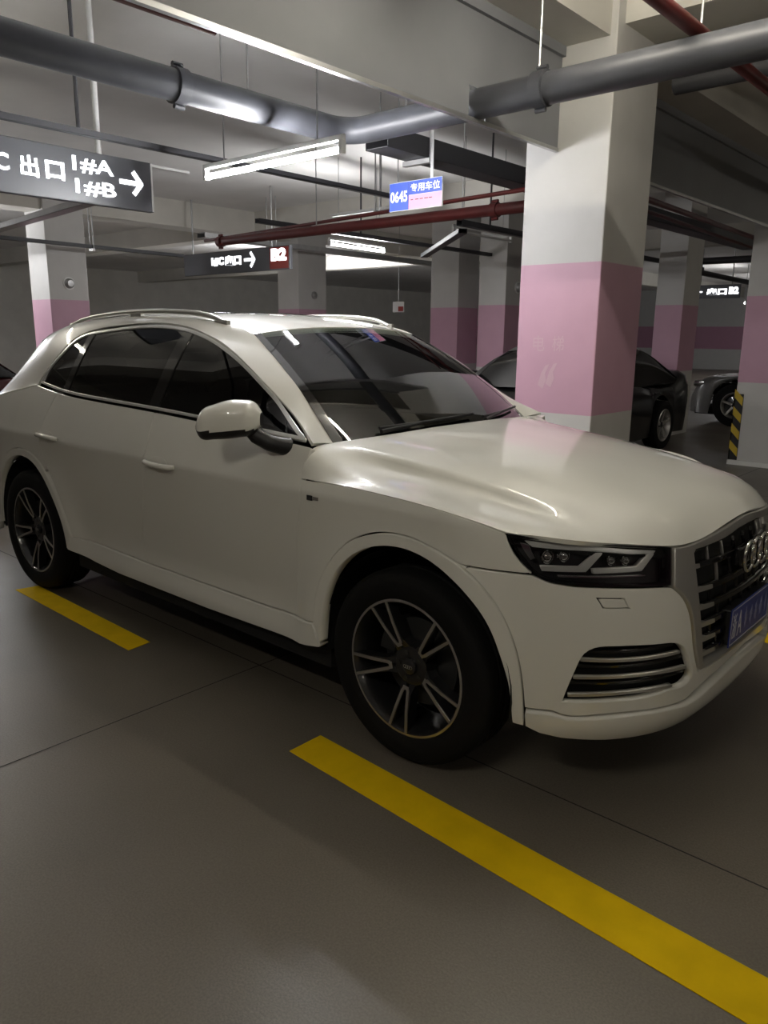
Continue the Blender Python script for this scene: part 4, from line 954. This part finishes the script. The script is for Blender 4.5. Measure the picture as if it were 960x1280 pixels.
# ------------------------------------------------------------------ interior
db = MB()
prof = [(-.46, 1.06), (-.62, 1.095), (-.80, 1.09), (-.92, 1.06), (-.98, .98), (-.95, .80), (-.80, .65), (-.46, .65)]
db.prism(prof, -.76, .76, 'y'); db.build('dashboard', M['dash'], car)
MB().bbox((-.965, -.12, 1.045), (-.945, .14, 1.17), .006).build('dash_screen', M['gloss_black'], car)
sw = MB().tube([(-1.06+.075*math.sin(t), .37+.185*math.cos(t), .985+.17*math.sin(t)) for t in np.linspace(0, 2*math.pi, 33)[:-1]], .016, 10, closed=True).build('steering_wheel', M['leather'], car, smooth=True, angle=60)
MB().bbox((-1.075, .30, .94), (-1.02, .44, 1.03), .02).tube([(-1.05, .20, .985), (-1.05, .54, .985)], .014, 8).tube([(-1.05, .37, .985), (-1.12, .37, .83)], .014, 8).build('wheel_spokes', M['dash'], sw)
def seat(x, y, w=.50, name='front_seat'):
    s = empty(name); s.parent = car
    MB().bbox((x-.42, y-w/2, .50), (x+.10, y+w/2, .68), .05).build('seat_cushion', M['leather'], s, smooth=True)
    b = MB(); b.bbox((-.07, -w/2, 0), (.07, w/2, .62), .05); R_ = Matrix.Rotation(math.radians(-20), 4, 'Y')
    b.V = [tuple(R_ @ Vector(v)+Vector((x-.42, y, .62))) for v in b.V]; b.build('seat_back', M['leather'], s, smooth=True)
    h = MB(); h.bbox((-.05, -.14, .66), (.05, .14, .85), .04); h.tube([(0, -.06, .58), (0, -.06, .68)], .007, 8); h.tube([(0, .06, .58), (0, .06, .68)], .007, 8)
    h.V = [tuple(R_ @ Vector(v)+Vector((x-.42, y, .62))) for v in h.V]; h.build('headrest', M['leather'], s, smooth=True)
seat(-1.30, -.37); seat(-1.30, .37); seat(-2.25, -.36, .62, 'rear_seat'); seat(-2.25, .36, .62, 'rear_seat')
MB().bbox((-1.135, -.12, 1.445), (-1.10, .12, 1.515), .01).build('inside_mirror', M['gloss_black'], car)
hl_ = [[(q[0], q[1]*.96, q[2]-.035) for q in r] for r in RG[1::3]]
loft('headliner', hl_, M['light_trim'], car, thick=.01)
MB().box((-3.3, -.78, .32), (-.46, .78, .36)).build('cabin_floor', M['dash'], car)
# ------------------------------------------------------------------ wheels
TR = .362
def wheel():
    w = empty('wheel')
    t = MB()
    prof = [(.246, .090), (.262, .106), (.290, .1165), (.315, .1185), (.338, .114), (.350, .105), (.3585, .092), (TR, .070), (TR, .040), (TR-.008, .037), (TR-.008, .030), (TR, .027), (TR, .006), (TR-.008, .003), (TR-.008, -.004), (TR, -.007), (TR, -.027), (TR-.008, -.030), (TR-.008, -.037), (TR, -.040), (TR, -.070), (.3585, -.092), (.350, -.105), (.338, -.114), (.315, -.1185), (.290, -.1165), (.270, -.110), (.258, -.102), (.246, -.094)]
    t.lathe(prof, 64); t.build('tyre', M['rubber'], w, smooth=True, angle=50)
    r = MB().lathe([(.253, -.096), (.2575, -.100), (.2575, -.104), (.2475, -.105), (.2445, -.099), (.236, -.085), (.228, -.05), (.226, .06), (.246, .090), (.250, .092)], 64); r.build('rim', M['alloy_dark'], w, smooth=True, angle=40)
    MB().lathe([(.2572, -.1045), (.2520, -.1062), (.2478, -.1056)], 72).build('rim_edge', M['alloy_bright'], w, smooth=True, angle=60)
    MB().lathe([(.001, -.066), (.030, -.066), (.060, -.072), (.074, -.066), (.080, -.045), (.080, .0), (.001, .0)], 40).build('hub', M['alloy_dark'], w, smooth=True, angle=40)
    cap = MB().lathe([(.001, -.082), (.024, -.081), (.030, -.077), (.031, -.062)], 28).build('hub_cap', M['alloy_dark'], w, smooth=True, angle=40)
    for j in range(4):
        yc = (j-1.5)*.009; MB().tube([(yc+.0062*math.cos(a), -.0826, .0062*math.sin(a)) for a in np.linspace(0, 2*math.pi, 17)[:-1]], .0009, 6, closed=True).build('cap_ring', M['alloy_bright'], w)
    for i in range(5):
        a = math.radians(90+72*i+18); d = Vector((math.cos(a), 0, math.sin(a))); tt = Vector((-math.sin(a), 0, math.cos(a)))
        MB().tube([d*.052+Vector((0, -.0725, 0))-0*tt, d*.052+Vector((0, -.060, 0))], .009, 10).build('wheel_bolt', M['disc'], w)
    for i in range(5):
        a = math.radians(192-72*i); d = Vector((math.cos(a), 0, math.sin(a))); tt = Vector((-math.sin(a), 0, math.cos(a))); Y = Vector((0, 1, 0))
        body, face = MB(), MB()
        for sg in (-1, 1):
            def sec(r, c, hw, y0, y1): return [d*r+tt*(sg*c-hw)+Y*y0, d*r+tt*(sg*c+hw)+Y*y0, d*r+tt*(sg*c+hw)+Y*y1, d*r+tt*(sg*c-hw)+Y*y1]
            # dark spoke body
            S_ = [sec(.055, .020, .014, -.062, -.01), sec(.10, .016, .010, -.080, -.03), sec(.17, .025, .0085, -.094, -.05), sec(.243, .0385, .008, -.101, -.06)]
            V = [v for s in S_ for v in s]; F = [(k*4+j, k*4+(j+1) % 4, k*4+4+(j+1) % 4, k*4+4+j) for k in range(3) for j in range(4)]+[(0, 1, 2, 3), (12, 13, 14, 15)]
            body.add(V, F)
            S_ = [sec(.088, .0085, .0060, -.0815, -.076), sec(.098, .0125, .0062, -.0835, -.078), sec(.17, .0255, .0058, -.0972, -.092), sec(.247, .0395, .0055, -.1050, -.099)]
            V = [v for s in S_ for v in s]; face.add(V, F)
        face.add([d*.078+tt*-.013+Y*-.079, d*.078+tt*.013+Y*-.079, d*.092+tt*.015+Y*-.0824, d*.092+tt*-.015+Y*-.0824], [(0, 1, 2, 3)])
        body.build('spoke', M['alloy_dark'], w); face.build('spoke_facing', M['alloy_bright'], w)
    MB().lathe([(.06, .015), (.165, .015), (.165, -.008), (.06, -.008)], 48).build('brake_disc', M['disc'], w, smooth=True, angle=30)
    cp = MB(); A = np.linspace(math.radians(115), math.radians(175), 8)
    V = []
    for an in A:
        for rr, yy in ((.11, -.03), (.178, -.03), (.178, .03), (.11, .03)): V.append((rr*math.cos(an), yy, rr*math.sin(an)))
    cp.add(V, [(k*4+j, k*4+(j+1) % 4, k*4+4+(j+1) % 4, k*4+4+j) for k in range(7) for j in range(4)]+[(0, 1, 2, 3), (28, 29, 30, 31)]); cp.build('brake_caliper', M['disc'], w)
    return w
w0 = wheel(); w0.parent = car; w0.location = (0, -.806, TR)
for x, y in ((-WB, -.806), (0, .806), (-WB, .806)):
    c = copy_tree(w0, car); c.location = (x, y, TR)
    if y > 0: c.rotation_euler = (0, 0, math.pi)
# ------------------------------------------------------------------ other parked cars
def other_car(name, label, col, loc, rz, L=4.7, W=1.84, Hh=1.46, wbase=2.82, suv=False, bands=None):
    o = empty(name, loc, rz, label=label, cat='car'); P_ = mat(name+'_paint', col, .3, metal=.3, coat=1.0)
    fx = L/2-.86; rx = fx-wbase; wr = .335 if not suv else .37; hw = W/2
    zb = 1.02 if suv else .94
    top = Sp([-L/2, -L/2+.10, -L/2+.45, -.6, .35, .95, L/2-.55, L/2-.14, L/2], [.60, .90, zb+.06, zb, zb-.01, zb-.04, zb-.16, zb-.28, .52])
    wid = Sp([-L/2, -L/2+.12, -L/2+.5, -.5, .8, L/2-.6, L/2-.2, L/2], [.68*hw, .86*hw, .96*hw, hw, hw, .97*hw, .86*hw, .62*hw])
    xs = np.unique(np.concatenate([np.linspace(-L/2, L/2, 56), [fx-wr-.07, fx+wr+.07, rx-wr-.07, rx+wr+.07]])); G = []
    for x in xs:
        zt, w = float(top(x)), float(wid(x)); zl = .20
        for xc in (fx, rx):
            d = abs(x-xc); R_ = wr+.07
            if d < R_: zl = max(zl, wr+math.sqrt(R_*R_-d*d))
        zl = min(zl, zt-.05); row = []
        for yy, f in ((0.0, 1.0), (.5, .995), (.80, .965), (.93, .90), (.985, .74), (1.0, .5), (.985, .22), (.965, 0.0)):
            row.append((x, yy*w, zl+(zt-zl)*f))
        G.append(row)
    G = np.array(G); full = np.concatenate([G[:, ::-1], (G*MIR)[:, 1:]], 1)
    loft('car_body', full, P_, o, thick=.01)
    MB().box((-L/2+.15, -hw*.8, .18), (L/2-.15, hw*.8, .30)).build('underbody', M['dark_void'], o)
    # glass house
    if suv: pr = [(-L/2+.18, zb), (-L/2+.50, Hh-.10), (-L/2+1.0, Hh-.01), (-.2, Hh), (.25, Hh-.05), (1.05, zb-.02)]
    else: pr = [(-L/2+.42, zb+.02), (-L/2+1.15, Hh-.10), (-.65, Hh-.01), (-.15, Hh), (.22, Hh-.05), (1.12, zb-.04)]
    d = np.concatenate([[0], np.cumsum(np.linalg.norm(np.diff(pr, axis=0), axis=1))]); q = Sp(d, pr); ts = np.linspace(0, d[-1], 34); rows_ = []
    for t in ts:
        x, z = q(t); b = min(z, zb-.06); w0 = float(wid(x))*.90; k = (z-b)/(Hh-b+1e-6); row = []
        wt = w0*(1-.27*max(0, k))
        row = [(x, -w0, b), (x, -(w0*.6+wt*.4), b+(z-b)*.45), (x, -wt, b+(z-b)*.88), (x, -wt*.86, z-.015*k), (x, -wt*.4, z+.008), (x, 0, z+.012), (x, wt*.4, z+.008), (x, wt*.86, z-.015*k), (x, wt, b+(z-b)*.88), (x, w0*.6+wt*.4, b+(z-b)*.45), (x, w0, b)]
        rows_.append(row)
    loft('glass_house', rows_, M['gloss_black'], o, thick=.006)
    i0, i1 = [i for i, t in enumerate(ts) if q(t)[1] > Hh-.13][0], [i for i, t in enumerate(ts) if q(t)[1] > Hh-.13][-1]
    rp = [[(p[0], p[1], p[2]+.004) for p in r[2:9]] for r in rows_[i0:i1+1]]
    loft('roof_panel', rp, P_, o, thick=.004)
    # pillars as painted strips
    for a, b in ((0, i0+1), (i1, len(rows_)-1)):
        for s in (0, 1):
            st = [[rows_[i][2 if s == 0 else 8], rows_[i][3 if s == 0 else 7]] for i in range(a, b+1)]
            loft('pillar', [[(p[0], p[1]*1.004, p[2]+.003) for p in r] for r in st], P_, o, thick=.004)
    for s in (-1, 1):
        mm = empty('door_mirror'); mm.parent = o
        MB().bbox((.58, s*(hw+.06)-.09, zb+.0), (.70, s*(hw+.06)+.09, zb+.13), .035).build('mirror_cap', P_, mm, smooth=True)
        MB().tube([(.64, s*(hw-.08), zb-.01), (.64, s*(hw+.03), zb+.04)], .02, 8).build('mirror_arm', M['black_plastic'], mm)
        h = MB(); h.bbox((L/2-.50, s*hw*.74-.17, zb-.36), (L/2-.10, s*hw*.74+.12, zb-.25), .03); h.build('headlight', M['lamp_chrome'], o, smooth=True)
        h = MB(); h.bbox((-L/2+.02, s*hw*.68-.20, .78), (-L/2+.26, s*hw*.68+.16, .90), .03); h.build('tail_light', M['red_lens'], o, smooth=True)
        for xh in (.05, -.95): MB().tube([(xh-.1, s*(hw-.004), zb-.15), (xh, s*(hw+.018), zb-.15), (xh+.1, s*(hw-.004), zb-.15)], .011, 8).build('door_handle', P_, o)
    gm = MB()
    for i in range(6): gm.bbox((L/2-.12, -.36, .36+i*.055), (L/2-.045, .36, .38+i*.055), .006)
    gm.build('grille', M['chrome'] if suv else M['gloss_black'], o)
    for x, s in ((fx, -1), (fx, 1), (rx, -1), (rx, 1)):
        w = empty('wheel'); w.parent = o; w.location = (x, s*(hw-.115), wr)
        if s > 0: w.rotation_euler = (0, 0, math.pi)
        MB().lathe([(.215, .09), (wr-.05, .108), (wr-.012, .095), (wr, .06), (wr, -.06), (wr-.012, -.095), (wr-.05, -.108), (.215, -.09)], 36).build('tyre', M['rubber'], w, smooth=True)
        MB().lathe([(.225, -.093), (.215, -.10), (.205, -.085), (.195, .06)], 32).build('rim', M['alu'], w, smooth=True)
        MB().lathe([(.001, -.05), (.05, -.055), (.06, -.03), (.19, .0), (.19, .01), (.001, .01)], 24).build('hub', M['alloy_dark'], w, smooth=True)
        for i in range(5):
            a = 2*math.pi*i/5+.3; dd = Vector((math.cos(a), 0, math.sin(a))); tt = Vector((-math.sin(a), 0, math.cos(a))); V = []
            for r_, hwid, yy in ((.04, .022, -.055), (.205, .016, -.088)):
                for sg2, dy in ((-1, 0), (1, 0), (1, .03), (-1, .03)): V.append(dd*r_+tt*hwid*sg2+Vector((0, yy+dy, 0)))
            b = MB(); b.add(V, [(0, 1, 5, 4), (1, 2, 6, 5), (2, 3, 7, 6), (3, 0, 4, 7), (0, 1, 2, 3), (4, 5, 6, 7)]); b.build('spoke', M['alu'], w)
    return o
other_car('sedan', 'dark grey sedan parked behind the broad pink column', (.020, .020, .023), (-3.42, 6.35, 0), -math.pi/2, L=4.75, Hh=1.45)
other_car('compact_suv', 'silver grey car with shiny grille beyond the right column', (.17, .17, .17), (-1.35, 12.1, 0), math.pi, L=4.5, Hh=1.62, suv=True)
other_car('hatchback', 'dark red car at the left edge behind the white car tail', (.075, .008, .010), (-9.1, .35, 0), math.pi/2, L=4.4, Hh=1.58, suv=True)
